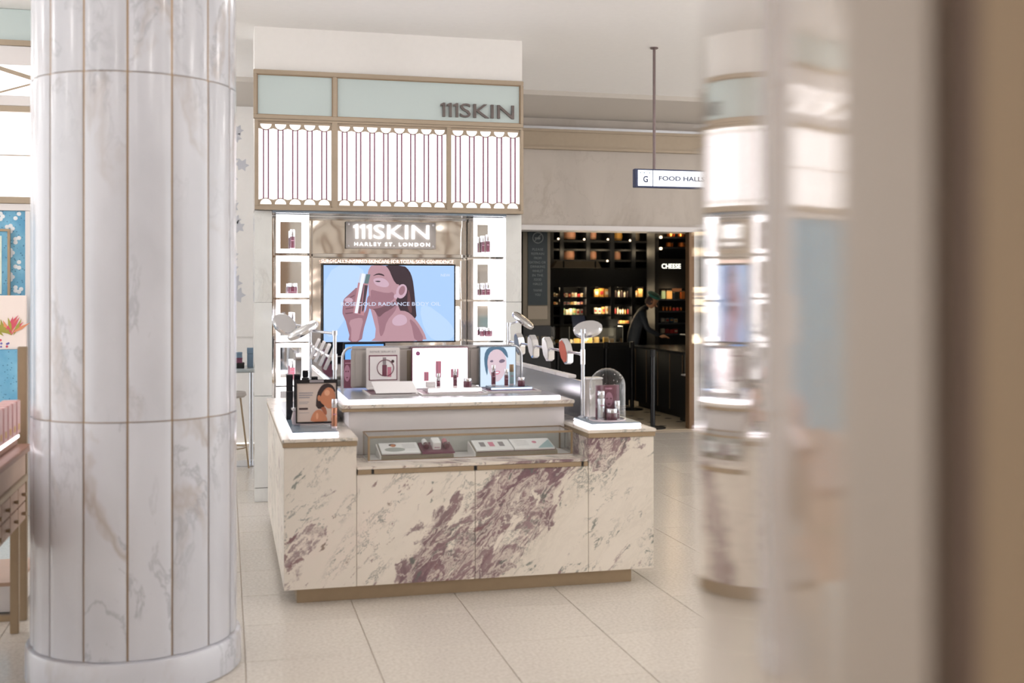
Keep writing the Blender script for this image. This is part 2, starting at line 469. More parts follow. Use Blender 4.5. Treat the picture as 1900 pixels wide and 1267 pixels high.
# ------------------------------------------------------------------ setting: floor, ceiling, walls
PITCH = .583
fl = tag(BOX('floor', 'grout', None, -9, 12, -4, 13.2, -.12, -.006), kind='structure')
tile = MB().box(-.2895, .2895, -.2895, .2895, -.006, 0).mesh('floor_tile', 'terrazzo', bevel=.0015, seg=1)
X0, Y0 = .085 - PITCH / 2, 5.375 - PITCH / 2
far = MB()
for j in range(-17, 15):
    for i in range(-16, 22):
        cx, cy = X0 + i * PITCH + 0, Y0 + j * PITCH
        if cy > 13.0 or cx > 11.6 or cx < -8.6: continue
        vis = 4.3 < cy < 13.0 and -.24 * cy - .2 < cx < .50 * cy + .2
        if vis: link('floor_tile', tile, fl, (cx, cy, 0))
        else: far.box(cx - .2895, cx + .2895, cy - .2895, cy + .2895, -.006, 0)
tag(far.build('floor_tiling', 'terrazzo', fl), kind='stuff')

CZ = 3.86
tag(BOX('ceiling', 'ceiling_white', None, -9, 12, -4, 11.7, CZ, CZ + .2), kind='structure')
tag(BOX('ceiling_soffit', 'soffit_beige', None, -9, 12, 11.7, 13.35, CZ - .05, CZ + .2), kind='structure')
tag(BOX('wall_rear', 'rear_beige', None, -9, 12, -4.2, -4, 0, CZ), kind='structure')

# added opal globes, all out of view, to light the shop and its ceiling
em('added_globe_glow', (255, 249, 245), LAMP_W)
gl_me = MB().lathe([(.001, -.12)] + [(.12 * math.sin(R(a)), -.12 * math.cos(R(a))) for a in range(15, 166, 15)] + [(.001, .12)], 24, cap=False).mesh('globe', 'added_globe_glow', smooth=True)
rod_me = MB().lathe([(.012, .121), (.012, .27)], 12).mesh('rod', 'brass', smooth=True)
rose_me = MB().lathe([(.06, .271), (.06, .298)], 20).mesh('ceiling_rose', 'brass', smooth=True)
spots = [(xx, yy) for yy in (-2.2, .7, 3.6, 6.5) for xx in (-6.5, -3.9, -1.3, 1.3, 3.9, 6.5, 9.1)]
spots += [(-6.5, 8.7), (-3.9, 8.7), (6.5, 9.4), (9.1, 9.4), (-.75, 11.4), (-1.4, 12.4), (-1.9, 10.6), (9.1, 11.2)]  # more unseen globes, added to brighten the far ceiling and passage wall
for xx, yy in spots:
    d = thing('added_globe_lamp', 'added opal globe lamp, unseen, brightening the shop and its ceiling', 'ceiling lamp', (xx, yy, CZ - .2985), group='added opal globe lamps')
    link('globe', gl_me, d); link('rod', rod_me, d); link('ceiling_rose', rose_me, d)

# wall round the food hall opening
WY = 13.25
OX0, OX1, OZ = 2.6, 5.60, 2.50
tag(MB().box(-9, OX0, WY, WY + .35, 0, CZ).build('wall_back', 'wall_white'), kind='structure')
tag(MB().box(OX0, 12, WY, WY + .35, OZ, CZ).build('wall_lintel', 'lintel_marble'), kind='structure')
wr = tag(MB().box(OX1 + .07, 12, WY, WY + .12, 0, OZ).build('wall_panelled', 'wall_white'), kind='structure')
tag(MB().box(OX1, OX1 + .07, WY - .02, WY + .10, 0, OZ).build('trim_1', 'brown_trim', bevel=.004), kind='structure')
tag(MB().box(OX0, OX1 + .3, WY - .05, WY + .36, OZ - .045, OZ + .015).build('trim_2', 'white_panel', bevel=.006), kind='structure')
tag(MB().box(OX0, 12, WY - .06, WY, 3.45, 3.64).box(OX0, 12, WY - .09, WY, 3.43, 3.455).box(OX0, 12, WY - .09, WY, 3.64, 3.67).build('trim_3', 'bronze_frame'), kind='structure')
tag(MB().box(OX0, 12, WY - .10, WY, 3.67, 3.70).build('trim_4', 'satin_steel'), kind='structure')
# mouldings on the panelled wall right of the opening
for z0, z1 in ((.22, 1.02), (1.12, 1.62), (1.72, 2.32)):
    x0, x1 = OX1 + .16, OX1 + .70
    for q in range(3):
        xa = x0 + q * .68; xb = xa + .54
        m = MB().box(xa, xb, WY - .014, WY, z0, z0 + .02).box(xa, xb, WY - .014, WY, z1 - .02, z1).box(xa, xa + .02, WY - .014, WY, z0 + .02, z1 - .02).box(xb - .02, xb, WY - .014, WY, z0 + .02, z1 - .02)
        m.build('panel_moulding', 'wall_white', wr)

# ------------------------------------------------------------------ marble column on the left
def column():
    c = thing('marble_column', 'broad round column clad in white veined marble panels, on the left', 'column', (-.40, 5.46, 0))
    N, Rr = 15, .447
    st = 2 * math.pi / N
    dirc = math.atan2(-5.46, .40)      # towards the camera
    def panel(z0, z1, r, dr=.045):
        prof = []
        n = 8; g = .0045
        for k in range(n + 1):
            t = -1 + 2 * k / n
            a = t * (st / 2 - g / r)
            rr = r - .0035 * abs(t) ** 3 - (.004 if k in (0, n) else 0)
            prof.append((rr * math.cos(a), rr * math.sin(a)))
        for k in range(n, -1, -2):
            t = -1 + 2 * k / n; a = t * (st / 2 - g / r); prof.append(((r - dr) * math.cos(a), (r - dr) * math.sin(a)))
        return MB().prism(prof, z0, z1, 'z')
    tiers = [(.155, 1.153, Rr), (1.158, 2.626, Rr - .002), (2.631, 3.855, Rr - .004)]
    for z0, z1, r in tiers:
        me = panel(z0, z1, r).mesh('marble_panel', 'column_marble', smooth=True)
        for q in range(N):
            a = dirc + R(7.5) + q * st
            o = link('marble_panel', me, c, rot=(0, 0, a))
    MB().lathe([(Rr - .012, .02), (Rr - .012, 3.85)], 60).build('grout_core', 'bronze_dark', c, smooth=True)
    MB().lathe([(.46, 0), (.468, .005), (.468, .135), (.462, .148), (.445, .152)], 72).build('base_ring', 'column_marble', c, smooth=True)
column()

# ------------------------------------------------------------------ polished pillar close to the camera on the right
def pillar():
    p = thing('polished_pillar', 'beige polished stone pillar very close on the right, out of focus', 'pillar', (0, 0, 0))
    def arc(a, b, sag, n=8):
        (x0, z0), (x1, z1) = a, b
        dx, dz = x1 - x0, z1 - z0; L = math.hypot(dx, dz); nx, nz = -dz / L, dx / L
        out = []
        for k in range(n + 1):
            t = k / n; b_ = 4 * sag * t * (1 - t)
            out.append((x0 + dx * t + nx * b_, z0 + dz * t + nz * b_))
        return out
    A1, A0, B0, C0, C1, D0, E0 = (.2085, 1.27), (.187, .86), (.206, .712), (.2375, .648), (.2595, .630), (.285, .611), (.50, .56)
    def slab(name, mat, pts, th=.03):
        # outer line pts seen from outside; give it thickness inwards (towards +x,+z)
        inner = [(x + th * .8, z + th * .6) for x, z in pts]
        poly = [camxz(x, z) for x, z in pts + inner[::-1]]
        return MB().prism(poly, 0, 3.858, 'z').build(name, mat, p, smooth=True)
    slab('stone_panel', 'polished_stone', arc(A0, A1, .0065, 12))
    slab('stone_panel', 'polished_stone', arc(B0, A0, .0030, 8))
    slab('stone_panel', 'honed_stone', arc(C0, B0, .0015, 6))
    slab('groove_strip', 'pillar_groove', [(C0[0] + .012, C0[1] + .012), (C1[0] + .012, C1[1] + .010)], .02)
    slab('brass_edge', 'pillar_bronze', [C1, D0], .03)
    slab('stone_panel', 'polished_stone', arc(E0, (.2865, .6106), .006, 6))
    core = [camxz(x, z) for x, z in ((.245, 1.24), (.222, .87), (.24, .735), (.277, .668), (.32, .64), (.52, .60), (.72, .75), (.70, 1.25), (.45, 1.45), (.28, 1.40))]
    MB().prism(core, 0, 3.858, 'z').build('pillar_core', 'brown_trim', p)
pillar()

# ------------------------------------------------------------------ the skincare wall unit: bulkhead, fascia, mirror niche
UX0, UX1, UY = .222, 2.462, 9.45
tag(BOX('wall_bulkhead', 'wall_white', None, UX0, UX1, UY, UY + .5, 3.505, CZ), kind='structure')
def pilaster(x0, x1, label):
    p = thing('pilaster', label, 'pilaster', ((x0 + x1) / 2, UY + .27, 0))
    w_ = (x1 - x0) / 2
    BOX('base_block', 'pilaster_marble', p, -w_, w_, -.254, .22, 0, .11, .003)
    zz = [.113, .86, 1.62, 2.370]
    for a, b in zip(zz, zz[1:]): BOX('marble_panel', 'pilaster_marble', p, -w_, w_, -.25, .22, a + .0015, b - .0015, .002)
pilaster(UX0, .362, 'tall white marble pilaster at the left end of the mirrored wall unit')
pilaster(2.325, UX1, 'tall white marble pilaster at the right end of the mirrored wall unit')

fa = thing('shop_fascia', 'brass framed shop fascia with mint glass band and glowing scalloped panels', 'shop sign', (0, 9.40, 0))
def bar(x0, x1, z0, z1, d=.055, m='bronze_frame'): return BOX('frame_bar', m, fa, x0, x1, 0, d, z0, z1, .004)
bar(.212, 2.462, 3.468, 3.505); bar(.212, 2.462, 3.108, 3.140)
bar(.212, .240, 3.140, 3.468); bar(2.434, 2.462, 3.140, 3.468); bar(.846, .880, 3.140, 3.468)
BOX('mint_pane', 'mint_glass', fa, .240, .846, .022, .04, 3.14, 3.468)
BOX('mint_pane', 'mint_glass', fa, .880, 2.434, .022, .04, 3.14, 3.468)
for x0, x1 in ((.240, .846), (.880, 2.434)):
    MB().box(x0, x1, .012, .024, 3.462, 3.468).box(x0, x1, .012, .024, 3.14, 3.146).box(x0, x0 + .006, .012, .024, 3.146, 3.462).box(x1 - .006, x1, .012, .024, 3.146, 3.462).build('inner_bead', 'bronze_dark', fa)
bar(.222, 2.462, 2.372, 2.398); bar(.222, 2.462, 3.088, 3.106)
for x0, x1 in ((.222, .252), (.836, .888), (1.795, 1.835), (2.432, 2.462)): bar(x0, x1, 2.398, 3.088)
BOX('fascia_back', 'grey_panel', fa, .222, 2.46, .0605, .50, 2.374, 3.504)
ZB, ZT = 2.398, 3.088
barmesh = {}
for x0, x1, n in ((.252, .836, 5), (.888, 1.795, 8), (1.835, 2.432, 5)):
    pane = BOX('lit_panel', 'lit_pane', fa, x0, x1, .03, .05, ZB, ZT)
    pitch = (x1 - x0) / n; r = pitch * .42; bt = .02
    for top in (1, 0):
        m = MB()
        zr = ZT - bt if top else ZB + bt
        sg = -1 if top else 1
        if top: m.box(x0, x1, .018, .029, zr, ZT)
        else: m.box(x0, x1, .018, .029, ZB, zr)
        for k in range(n + 1):
            xc = x0 + k * pitch
            # web between two half discs: bounded by their arcs and a shallow curved end
            pts = []
            reach = 1.06
            for q in range(7):
                a = R(90) * q / 6 * .84
                pts.append((xc - pitch / 2 + r * math.cos(a), zr + sg * r * math.sin(a)))
            right = [(2 * xc - u, v) for u, v in pts]
            top_l, top_r = pts[-1], right[-1]
            mid = [(xc, (top_l[1] * .75 + zr * .25))]
            poly = pts + mid + right[::-1]
            poly = [(min(max(u, x0), x1), v) for u, v in poly]
            if k in (0, n):
                out = []
                for u, v in poly:
                    if not out or (abs(out[-1][0] - u) + abs(out[-1][1] - v)) > 1e-6: out.append((u, v))
                poly = out
            m.prism(poly, .018, .029, 'y')
        # thin arcs outlining the half discs
        for k in range(n):
            xc = x0 + (k + .5) * pitch
            m.tube([(xc + r * math.cos(R(a)), .0225, zr + sg * r * math.sin(R(a))) for a in range(0, 181, 15)], .0045, 5)
        m.build('scallop_trim', 'bronze_frame', fa)
    for k in range(n):
        xc = x0 + (k + .5) * pitch
        for e in (-1, 1):
            key = 'bar'
            if key not in barmesh: barmesh[key] = MB().box(-.0055, .0055, .014, .028, ZB + bt + r * .9, ZT - bt - r * .9).mesh('glazing_bar', 'post_plum' if 'post_plum' in M else pm('post_plum', (138, 98, 118), .4, .2))
            link('glazing_bar', barmesh[key], fa, (xc + e * pitch * .165, 0, 0))
logo(fa, 'sign_letter', (1.735, .0215, 3.178), .645, .118, .02)

# mirror niche
ni = thing('mirror_niche', 'aged mirror back wall with mirrored border strips behind the screen', 'mirror', (0, 9.83, 0))
BOX('niche_back', 'grey_panel', ni, .362, 2.325, .0, .06, 0, 2.35)
for x0, x1, z0, z1 in ((.68, 2.05, 2.035, 2.33), (.68, 2.05, 1.16, 2.0), (.68, 2.05, .0, 1.15), (.362, .672, .0, 2.345), (2.058, 2.325, 0, 2.345)):
    BOX('mirror_panel', 'aged_mirror', ni, x0, x1, -.012, 0, z0, z1, .004)
for z in (2.005, 2.32): BOX('mirror_strip', 'clear_mirror', ni, .68, 2.05, -.03, -.012, z, z + .028, .004)
for x in (.366, .700, 2.020, 2.305): BOX('mirror_strip', 'clear_mirror', ni, x, x + .014, -.03, -.012, .3, 2.33, .003)
BOX('niche_head', 'slate_face', fa, .364, 2.323, .05, .38, 2.352, 2.371)
for z0, z1 in ((1.64, 1.93), (1.28, 1.58), (.96, 1.22)):
    BOX('light_strip', 'box_glow', ni, 1.955, 1.985, -.035, -.0125, z0, z1, .004)

# glowing display boxes, two stacks
def light_box(x0, z0, z1, label, wd=.268):
    b = thing('display_box', label, 'display box', (x0 + wd / 2, 9.55, z0), group='glowing display boxes')
    h = z1 - z0; w2 = wd / 2; t = .033
    m = MB().box(-w2, w2, 0, .012, 0, t).box(-w2, w2, 0, .012, h - t, h).box(-w2, -w2 + t, 0, .012, t, h - t).box(w2 - t, w2, 0, .012, t, h - t)
    m.build('glowing_frame', 'box_glow', b)
    MB().box(-w2, w2, .012, .235, 0, .010).box(-w2, w2, .012, .235, h - .01, h).box(-w2, -w2 + .01, .012, .235, .01, h - .01).box(w2 - .01, w2, .012, .235, .01, h - .01).build('casing', 'chrome', b)
    BOX('back_mirror', 'clear_mirror', b, -w2 + .01, w2 - .01, .225, .235, .01, h - .01)
    BOX('shelf_glow', 'box_glow_soft', b, -w2 + .011, w2 - .011, .013, .224, .011, t)
    BOX('top_glow', 'box_glow', b, -w2 + .011, w2 - .011, .013, .224, h - t, h - .011)
    BOX('side_glow', 'box_glow', b, w2 - .018, w2 - .011, .14, .224, t, h - t)
    return b
lz = [(2.028, 2.345), (1.660, 2.003), (1.296, 1.642), (.936, 1.282), (.58, .922)]
rz_ = [(2.011, 2.345), (1.640, 1.988), (1.288, 1.621), (.94, 1.270), (.60, .925)]
ordn = ['top', 'second from the top', 'third from the top', 'fourth from the top', 'lowest']
for (a, b), o in zip(lz, ordn): light_box(.397, a, b, 'glowing white display box, %s of the stack left of the screen' % o)
for (a, b), o in zip(rz_, ordn): light_box(2.058, a, b, 'glowing white display box, %s of the stack right of the screen' % o, .262)

# ---- product bottles and jars
def bottle(name, label, loc, h=.15, r=.02, body='burgundy_glass', cap='silver_cap', cat='bottle', capf=.36, group=None, tilt=None):
    t = thing(name, label, cat, loc, group=group)
    hb = h * (1 - capf)
    MB().lathe([(r * .96, 0), (r, .003), (r, h * .07)], 20).build('base', 'clear_base', t, smooth=True)
    bd = MB().lathe([(r * .99, h * .07), (r, h * .08), (r, hb - .003), (r * .97, hb)], 20).build('body', body, t, smooth=True)
    MB().lathe([(r * .9, hb), (r * .97, hb + .002), (r * .97, h - .003), (r * .9, h)], 20).build('cap', cap, t, smooth=True)
    q = r * 1.003
    pts = [(q * math.sin(R(a)), -q * math.cos(R(a))) for a in range(-34, 35, 4)]
    vs = [(x, y, hb * .66) for x, y in pts] + [(x, y, hb * .72) for x, y in pts]
    n = len(pts); MB().add(vs, [(i, i + 1, i + 1 + n, i + n) for i in range(n - 1)]).build('printed_label', 'print_mauve', bd)
    return t
def jar(name, label, loc, h=.06, r=.036, body='burgundy_glass', group=None):
    t = thing(name, label, 'jar', loc, group=group)
    MB().lathe([(r * .94, 0), (r, .004), (r, h * .6), (r * .96, h * .64)], 24).build('body', body, t, smooth=True)
    MB().lathe([(r * .9, h * .64), (r * .95, h * .66), (r * .95, h - .003), (r * .9, h)], 24).build('lid', 'silver_cap', t, smooth=True)
    return t
G = 'products in the glowing display boxes'
SH = .0335
bottle('serum_bottle', 'tall burgundy bottle with silver cap in the top left display box', (.535, 9.66, 2.028 + SH), .165, .021, group=G)
jar('cream_jar', 'squat burgundy jar in the second left display box', (.535, 9.66, 1.660 + SH), .085, .042, group=G)
bottle('serum_bottle', 'burgundy bottle behind the lamp arm in the third left display box', (.535, 9.66, 1.296 + SH), .205, .021, group=G)
bottle('serum_bottle', 'red bottle with clear silver cap in the fourth left display box', (.535, 9.66, .936 + SH), .165, .023, 'rose_glass', group=G)
bottle('serum_bottle', 'slimmer left bottle of the pair in the top right display box', (2.165, 9.66, 2.011 + SH), .150, .016, group=G)
bottle('serum_bottle', 'larger right bottle of the pair in the top right display box', (2.208, 9.66, 2.011 + SH), .160, .021, group=G)
bottle('serum_bottle', 'left small bottle of the pair in the second right display box', (2.168, 9.66, 1.640 + SH), .108, .016, capf=.5, group=G)
bottle('serum_bottle', 'right small bottle of the pair in the second right display box', (2.210, 9.66, 1.640 + SH), .112, .022, capf=.5, group=G)
jar('cream_jar', 'left jar of the pair in the third right display box', (2.155, 9.66, 1.288 + SH), .070, .022, group=G)
jar('cream_jar', 'wider right jar of the pair in the third right display box', (2.212, 9.65, 1.288 + SH), .072, .034, group=G)

# ---- name plate, slogan, screen
pl = thing('name_plate', 'grey acrylic name plate with glowing white shop lettering above the screen', 'sign', (.990, 9.775, 2.080))
BOX('plate', 'grey_panel', pl, 0, .780, 0, .012, 0, .230, .002)
for u in (.025, .755):
    for v in (.022, .206):
        MB().tube([(u, .04, v), (u, -.006, v)], .010, 12).build('standoff_pin', 'satin_steel', pl, smooth=True)
logo(pl, 'plate_letter', (.055, -.001, .084), .665, .122, .01)
text('small_letter', 'HARLEY ST. LONDON', 'plate_letter', pl, (.072, -.001, .022), width=.655, height=.030, bold=0, extrude=.004, space=1.35)
sl = thing('slogan_sign', 'thin glowing pink slogan lettering above the screen', 'sign', (.777, 9.70, 1.952))
text('lettering', 'SURGICALLY-INSPIRED SKINCARE FOR TOTAL SKIN CONFIDENCE', 'slogan_glow', sl, (0, 0, 0), width=1.135, height=.03, bold=0, extrude=.004)
BOX('mounting_rail', 'clear_mirror', sl, 0, 1.135, .005, .112, -.004, .0)

tv = thing('wall_screen', 'wall screen showing a woman kissing a rose gold bottle on blue', 'television', (.787, 9.735, 1.270))
TW, TH = 1.150, .676
BOX('housing', 'black_gloss', tv, 0, TW, .004, .05, 0, TH, .004)
MB().box(.3, .8, .05, .08, .2, .5).build('wall_bracket', 'black_matte', tv)
MB().box(0, TW, 0, .006, 0, .012).box(0, TW, 0, .006, TH - .012, TH).box(0, .012, 0, .006, .012, TH - .012).box(TW - .012, TW, 0, .006, .012, TH - .012).build('bezel', 'black_gloss', tv)
BOX('display_panel', 'tv_bg', tv, .012, TW - .012, .0035, .006, .012, TH - .012)
def picmap(cx0, cx1, cy0, cy1, x0, x1, z0, z1):
    def f(p):
        u = x0 + (p[0] - cx0) / (cx1 - cx0) * (x1 - x0); v = z1 - (p[1] - cy0) / (cy1 - cy0) * (z1 - z0)
        return (min(max(u, x0), x1), min(max(v, z0), z1))
    return f
def smoothpoly(pts, it=2):
    for _ in range(it):
        out = []
        for i, p in enumerate(pts):
            q = pts[(i + 1) % len(pts)]
            out += [(p[0] * .75 + q[0] * .25, p[1] * .75 + q[1] * .25), (p[0] * .25 + q[0] * .75, p[1] * .25 + q[1] * .75)]
        pts = out
    return pts
def flat(name, mat, parent, pts, y, fmap, sm=1, th=.0002):
    P = [fmap(p) for p in (smoothpoly(pts, sm) if sm else pts)]
    out = []
    for p in P:
        if not out or abs(p[0] - out[-1][0]) + abs(p[1] - out[-1][1]) > 1e-5: out.append(p)
    if abs(out[0][0] - out[-1][0]) + abs(out[0][1] - out[-1][1]) < 1e-5: out.pop()
    bm = bmesh.new(); f = bm.faces.new([bm.verts.new((u, y, v)) for u, v in out])
    bmesh.ops.triangulate(bm, faces=[f]); me = bpy.data.meshes.new(name); bm.to_mesh(me); bm.free()
    me.materials.append(M[mat]); return link(name, me, parent)
def ell(cx, cy, rx, ry, rot=0, n=18):
    return [(cx + rx * math.cos(2 * math.pi * i / n) * math.cos(rot) - ry * math.sin(2 * math.pi * i / n) * math.sin(rot),
             cy + rx * math.cos(2 * math.pi * i / n) * math.sin(rot) + ry * math.sin(2 * math.pi * i / n) * math.cos(rot)) for i in range(n)]
fm = picmap(90, 1785, 95, 1065, .012, TW - .012, .012, TH - .012)
L = [
 ('tv_bg2', [(90, 95), (640, 95), (560, 400), (300, 900), (90, 1065)], 2),
 ('tv_bg2', [(1290, 500), (1785, 850), (1785, 1065), (1420, 1065)], 2),
 ('tv_hair', [(850, 80), (1120, 90), (1195, 160), (1235, 260), (1255, 400), (1270, 560), (1292, 800), (1180, 720), (1000, 700), (1040, 480), (1000, 330), (930, 170)], 1),
 ('tv_hair2', [(1170, 420), (1190, 400), (1215, 560), (1230, 720), (1180, 680), (1165, 560)], 1),
 ('tv_hair', [(745, 650), (762, 700), (780, 800), (805, 860), (770, 830), (750, 740)], 1),
 ('tv_skin', [(705, 85), (870, 85), (930, 150), (965, 240), (1010, 330), (1070, 340), (1050, 480), (1010, 560), (1040, 600), (1000, 690), (1110, 668), (1200, 705), (1290, 800), (1385, 945), (1430, 1075), (670, 1075), (770, 1000), (800, 960), (800, 850), (770, 720), (745, 655), (660, 650), (665, 590), (690, 560), (680, 480), (705, 470), (680, 410), (690, 380), (650, 300), (650, 200), (668, 140)], 1),
 ('tv_skin_m', [(690, 400), (760, 420), (900, 450), (990, 430), (1000, 520), (930, 570), (860, 620), (745, 655), (670, 650), (670, 590), (690, 550), (690, 470)], 1),
 ('tv_skin_m', [(745, 655), (860, 630), (1000, 560), (1040, 600), (1000, 690), (900, 800), (860, 960), (820, 1010), (800, 940), (795, 840), (770, 740)], 1),
 ('tv_skin_d', [(700, 652), (800, 640), (900, 600), (1000, 545), (1035, 590), (940, 660), (860, 700), (800, 760), (770, 720), (745, 665)], 1),
 ('tv_skin_l', [(720, 260), (860, 250), (940, 330), (900, 380), (780, 360), (730, 320)], 2),
 ('tv_skin_l', [(960, 790), (1050, 710), (1150, 740), (1170, 830), (1080, 870), (980, 860)], 2),
 ('tv_skin_m', [(1180, 760), (1290, 850), (1400, 1065), (1260, 1065), (1240, 920)], 1),
 ('tv_skin_l', ell(1090, 425, 68, 95, .35), 0),
 ('tv_skin_m', ell(1095, 415, 38, 62, .35), 0),
 ('tv_skin_l', ell(1015, 490, 26, 28), 0),
 ('tv_hair', [(705, 235), (780, 192), (850, 205), (872, 236), (840, 224), (780, 212)], 1),
 ('tv_dark', [(735, 296), (790, 288), (825, 298), (790, 312)], 1),
 ('tv_skin_m', [(395, 1075), (430, 930), (350, 760), (322, 690), (345, 620), (335, 560), (350, 515), (400, 485), (470, 435), (488, 385), (518, 378), (525, 430), (490, 520), (480, 620), (490, 700), (590, 730), (640, 640), (640, 520), (668, 472), (690, 490), (682, 600), (660, 700), (630, 800), (600, 900), (570, 1075)], 1),
 ('tv_skin', [(430, 1065), (455, 930), (400, 800), (520, 760), (600, 770), (560, 920), (530, 1065)], 1),
 ('tv_skin_l', [(350, 520), (430, 500), (470, 540), (440, 570), (360, 560)], 1),
 ('tv_skin_d', [(395, 575), (470, 560), (474, 570), (400, 590)], 0),
 ('tv_skin_d', [(365, 640), (468, 625), (472, 636), (372, 655)], 0),
 ('tv_skin_d', [(360, 700), (470, 690), (474, 700), (370, 715)], 0),
 ('tv_skin_d', [(420, 500), (480, 470), (484, 480), (430, 512)], 0),
 ('tv_bottle', [(527, 315), (657, 330), (600, 735), (463, 700)], 0),
 ('tv_dark', [(610, 345), (652, 350), (598, 665), (575, 690)], 0),
 ('tv_skin_d', [(580, 335), (606, 338), (556, 710), (530, 705)], 0),
 ('tv_cap', [(555, 195), (685, 212), (657, 330), (527, 315)], 0),
 ('tv_cap_d', [(632, 205), (685, 212), (657, 330), (605, 324)], 0),
 ('tv_white', [(575, 198), (618, 203), (520, 705), (482, 700)], 0),
]
for i, (m_, pts, sm) in enumerate(L): flat('screen_image', m_, tv, pts, .0033 - .0004 * (i + 1) - .0, fm, sm)
p_ = fm((310, 610)); text('caption_letter', 'ROSE GOLD RADIANCE BODY OIL', 'tv_text', tv, (p_[0], -.0085, p_[1]), split=True, width=.858, height=.031, bold=.004)
p_ = fm((1605, 235)); text('caption_letter', 'NEW', 'tv_text', tv, (p_[0], -.0085, p_[1]), split=True, width=.082, height=.024)

# ---- back desk under the screen with monitor and leaflet stand (glimpsed over the counter)
dk = thing('back_desk', 'white service desk in front of the mirror niche under the screen', 'desk', (1.35, 9.20, 0))
BOX('body', 'white_panel', dk, -.62, .62, -.2, .2, .06, .9, .004); BOX('worktop', 'pilaster_marble', dk, -.66, .66, -.23, .23, .9, .93, .004); BOX('plinth', 'brass', dk, -.58, .58, -.16, .18, 0, .06)
mo = thing('till_monitor', 'small till monitor with blue screen behind the counter displays', 'monitor', (1.08, 9.22, .93))
BOX('foot', 'black_matte', mo, -.1, .1, -.06, .08, 0, .012, .003); BOX('neck', 'black_matte', mo, -.02, .02, 0, .03, .012, .2)
BOX('casing', 'black_gloss', mo, -.17, .17, -.03, .0, .12, .37, .004); BOX('screen', 'bluelit', mo, -.155, .155, -.033, -.03, .135, .355)
ph = thing('desk_phone', 'black desk telephone lying on white service desk', 'telephone', (1.50, 9.2, .93))
BOX('base', 'black_matte', ph, -.08, .08, -.08, .08, 0, .04, .006)
MB().tube([(-.09, 0, .05), (-.05, 0, .075), (.05, 0, .075), (.09, 0, .05)], .02, 8).build('handset', 'black_gloss', ph, smooth=True)
ls = thing('leaflet_stand', 'purple leaflet with white mask drawing in stand behind the left post', 'leaflet', (.925, 8.98, .93))
MB().prism([(-.055, .004), (.055, .004), (.055, .245), (-.055, .245)], 0, .006, 'y').build('leaflet', 'burgundy', ls)
fl_ = picmap(0, 100, 0, 140, -.055, .055, .004, .245)
flat('mask_print', 'print_mauve', ls, ell(45, 62, 22, 38), -.001, fl_, 0)
for cx in (37, 53): flat('mask_print', 'burgundy', ls, ell(cx, 54, 5, 4), -.0016, fl_, 0)
flat('mask_print', 'burgundy', ls, ell(45, 82, 7, 3), -.0016, fl_, 0)
flat('mask_print', 'print_mauve', ls, [(30, 14), (70, 14), (70, 19), (30, 19)], -.001, fl_, 0)
BOX('foot', 'paper_white', ls, -.06, .06, -.04, .06, -.0, .0038)

# ------------------------------------------------------------------ the marble counter
CX, CY = .303, 6.27
ct = thing('marble_counter', 'stepped cosmetics counter of cream and plum breccia marble with brass edges', 'counter', (CX, CY, 0))
def cb_(name, mat, x0, x1, y0, y1, z0, z1, bevel=.002, parent=None): return BOX(name, mat, parent or ct, x0 - CX, x1 - CX, y0 - CY, y1 - CY, z0, z1, bevel)
XR = 2.431; BACK = 8.75
cb_('plinth', 'brass', .374, 2.314, 6.33, 8.65, 0, .085)
ZF = .087
# front slabs, left to right
cb_('marble_slab', 'viola_marble', .303, .6935, 6.27, 6.30, ZF, .859)
cb_('marble_slab', 'viola_marble', .6955, 1.3595, 6.27, 6.30, ZF, .699)
cb_('marble_slab', 'viola_marble', 1.3615, 2.0285, 6.27, 6.30, ZF, .699)
cb_('marble_slab', 'viola_marble', 2.0305, XR, 6.27, 6.30, ZF, .859)
# side slabs
for y0, y1 in ((6.301, 7.10), (7.102, 7.92), (7.922, BACK)):
    cb_('marble_slab', 'viola_marble_pale', .303, .333, y0, y1, ZF, .859)
    cb_('marble_slab', 'viola_marble_pale', 2.401, XR, y0, y1, ZF, .859)
cb_('core', 'white_panel', .335, .690, 6.301, BACK - .01, ZF, .858, 0)
cb_('core', 'white_panel', 2.034, 2.399, 6.301, BACK - .01, ZF, .858, 0)
cb_('core', 'white_panel', .692, 2.032, 6.301, 7.55, ZF, .698, 0)
# inner cheeks of the end blocks above the low middle
cb_('marble_slab', 'viola_marble_dense', .680, .6955, 6.301, 6.70, .70, .859)
cb_('marble_slab', 'viola_marble_dense', 2.0285, 2.045, 6.301, 6.70, .70, .859)
# middle shelf: brass edge in sections with dark clips, marble top
for x0, x1 in ((.700, .775), (.789, 1.352), (1.370, 1.985), (1.999, 2.024)): cb_('brass_edge', 'brass', x0, x1, 6.262, 6.30, .700, .726)
for x0, x1 in ((.776, .788), (1.353, 1.369), (1.986, 1.998)): cb_('edge_clip', 'black_matte', x0, x1, 6.264, 6.29, .702, .724, .001)
cb_('shelf_slab', 'viola_marble_dense', .697, 2.027, 6.264, 6.74, .727, .742)
# end blocks: brass edge and marble cap
for x0, x1 in ((.296, .697), (2.027, 2.438)):
    cb_('brass_edge', 'brass', x0, x1, 6.262, BACK, .860, .887)
    cb_('cap_slab', 'viola_marble_pale', x0 - .004, x1 + .004, 6.256, BACK + .004, .888, .906, .003)
# raised tier
cb_('riser_panel', 'white_panel', .700, 2.024, 6.735, 6.755, .743, 1.0)
cb_('tier_body', 'white_panel', .700, 2.024, 6.756, 7.55, .743, 1.0, 0)
cb_('brass_edge', 'brass', .655, 2.072, 6.700, 7.60, 1.0, 1.019)
cb_('tier_slab', 'viola_marble_pale', .652, 2.078, 6.692, 7.61, 1.020, 1.042, .003)
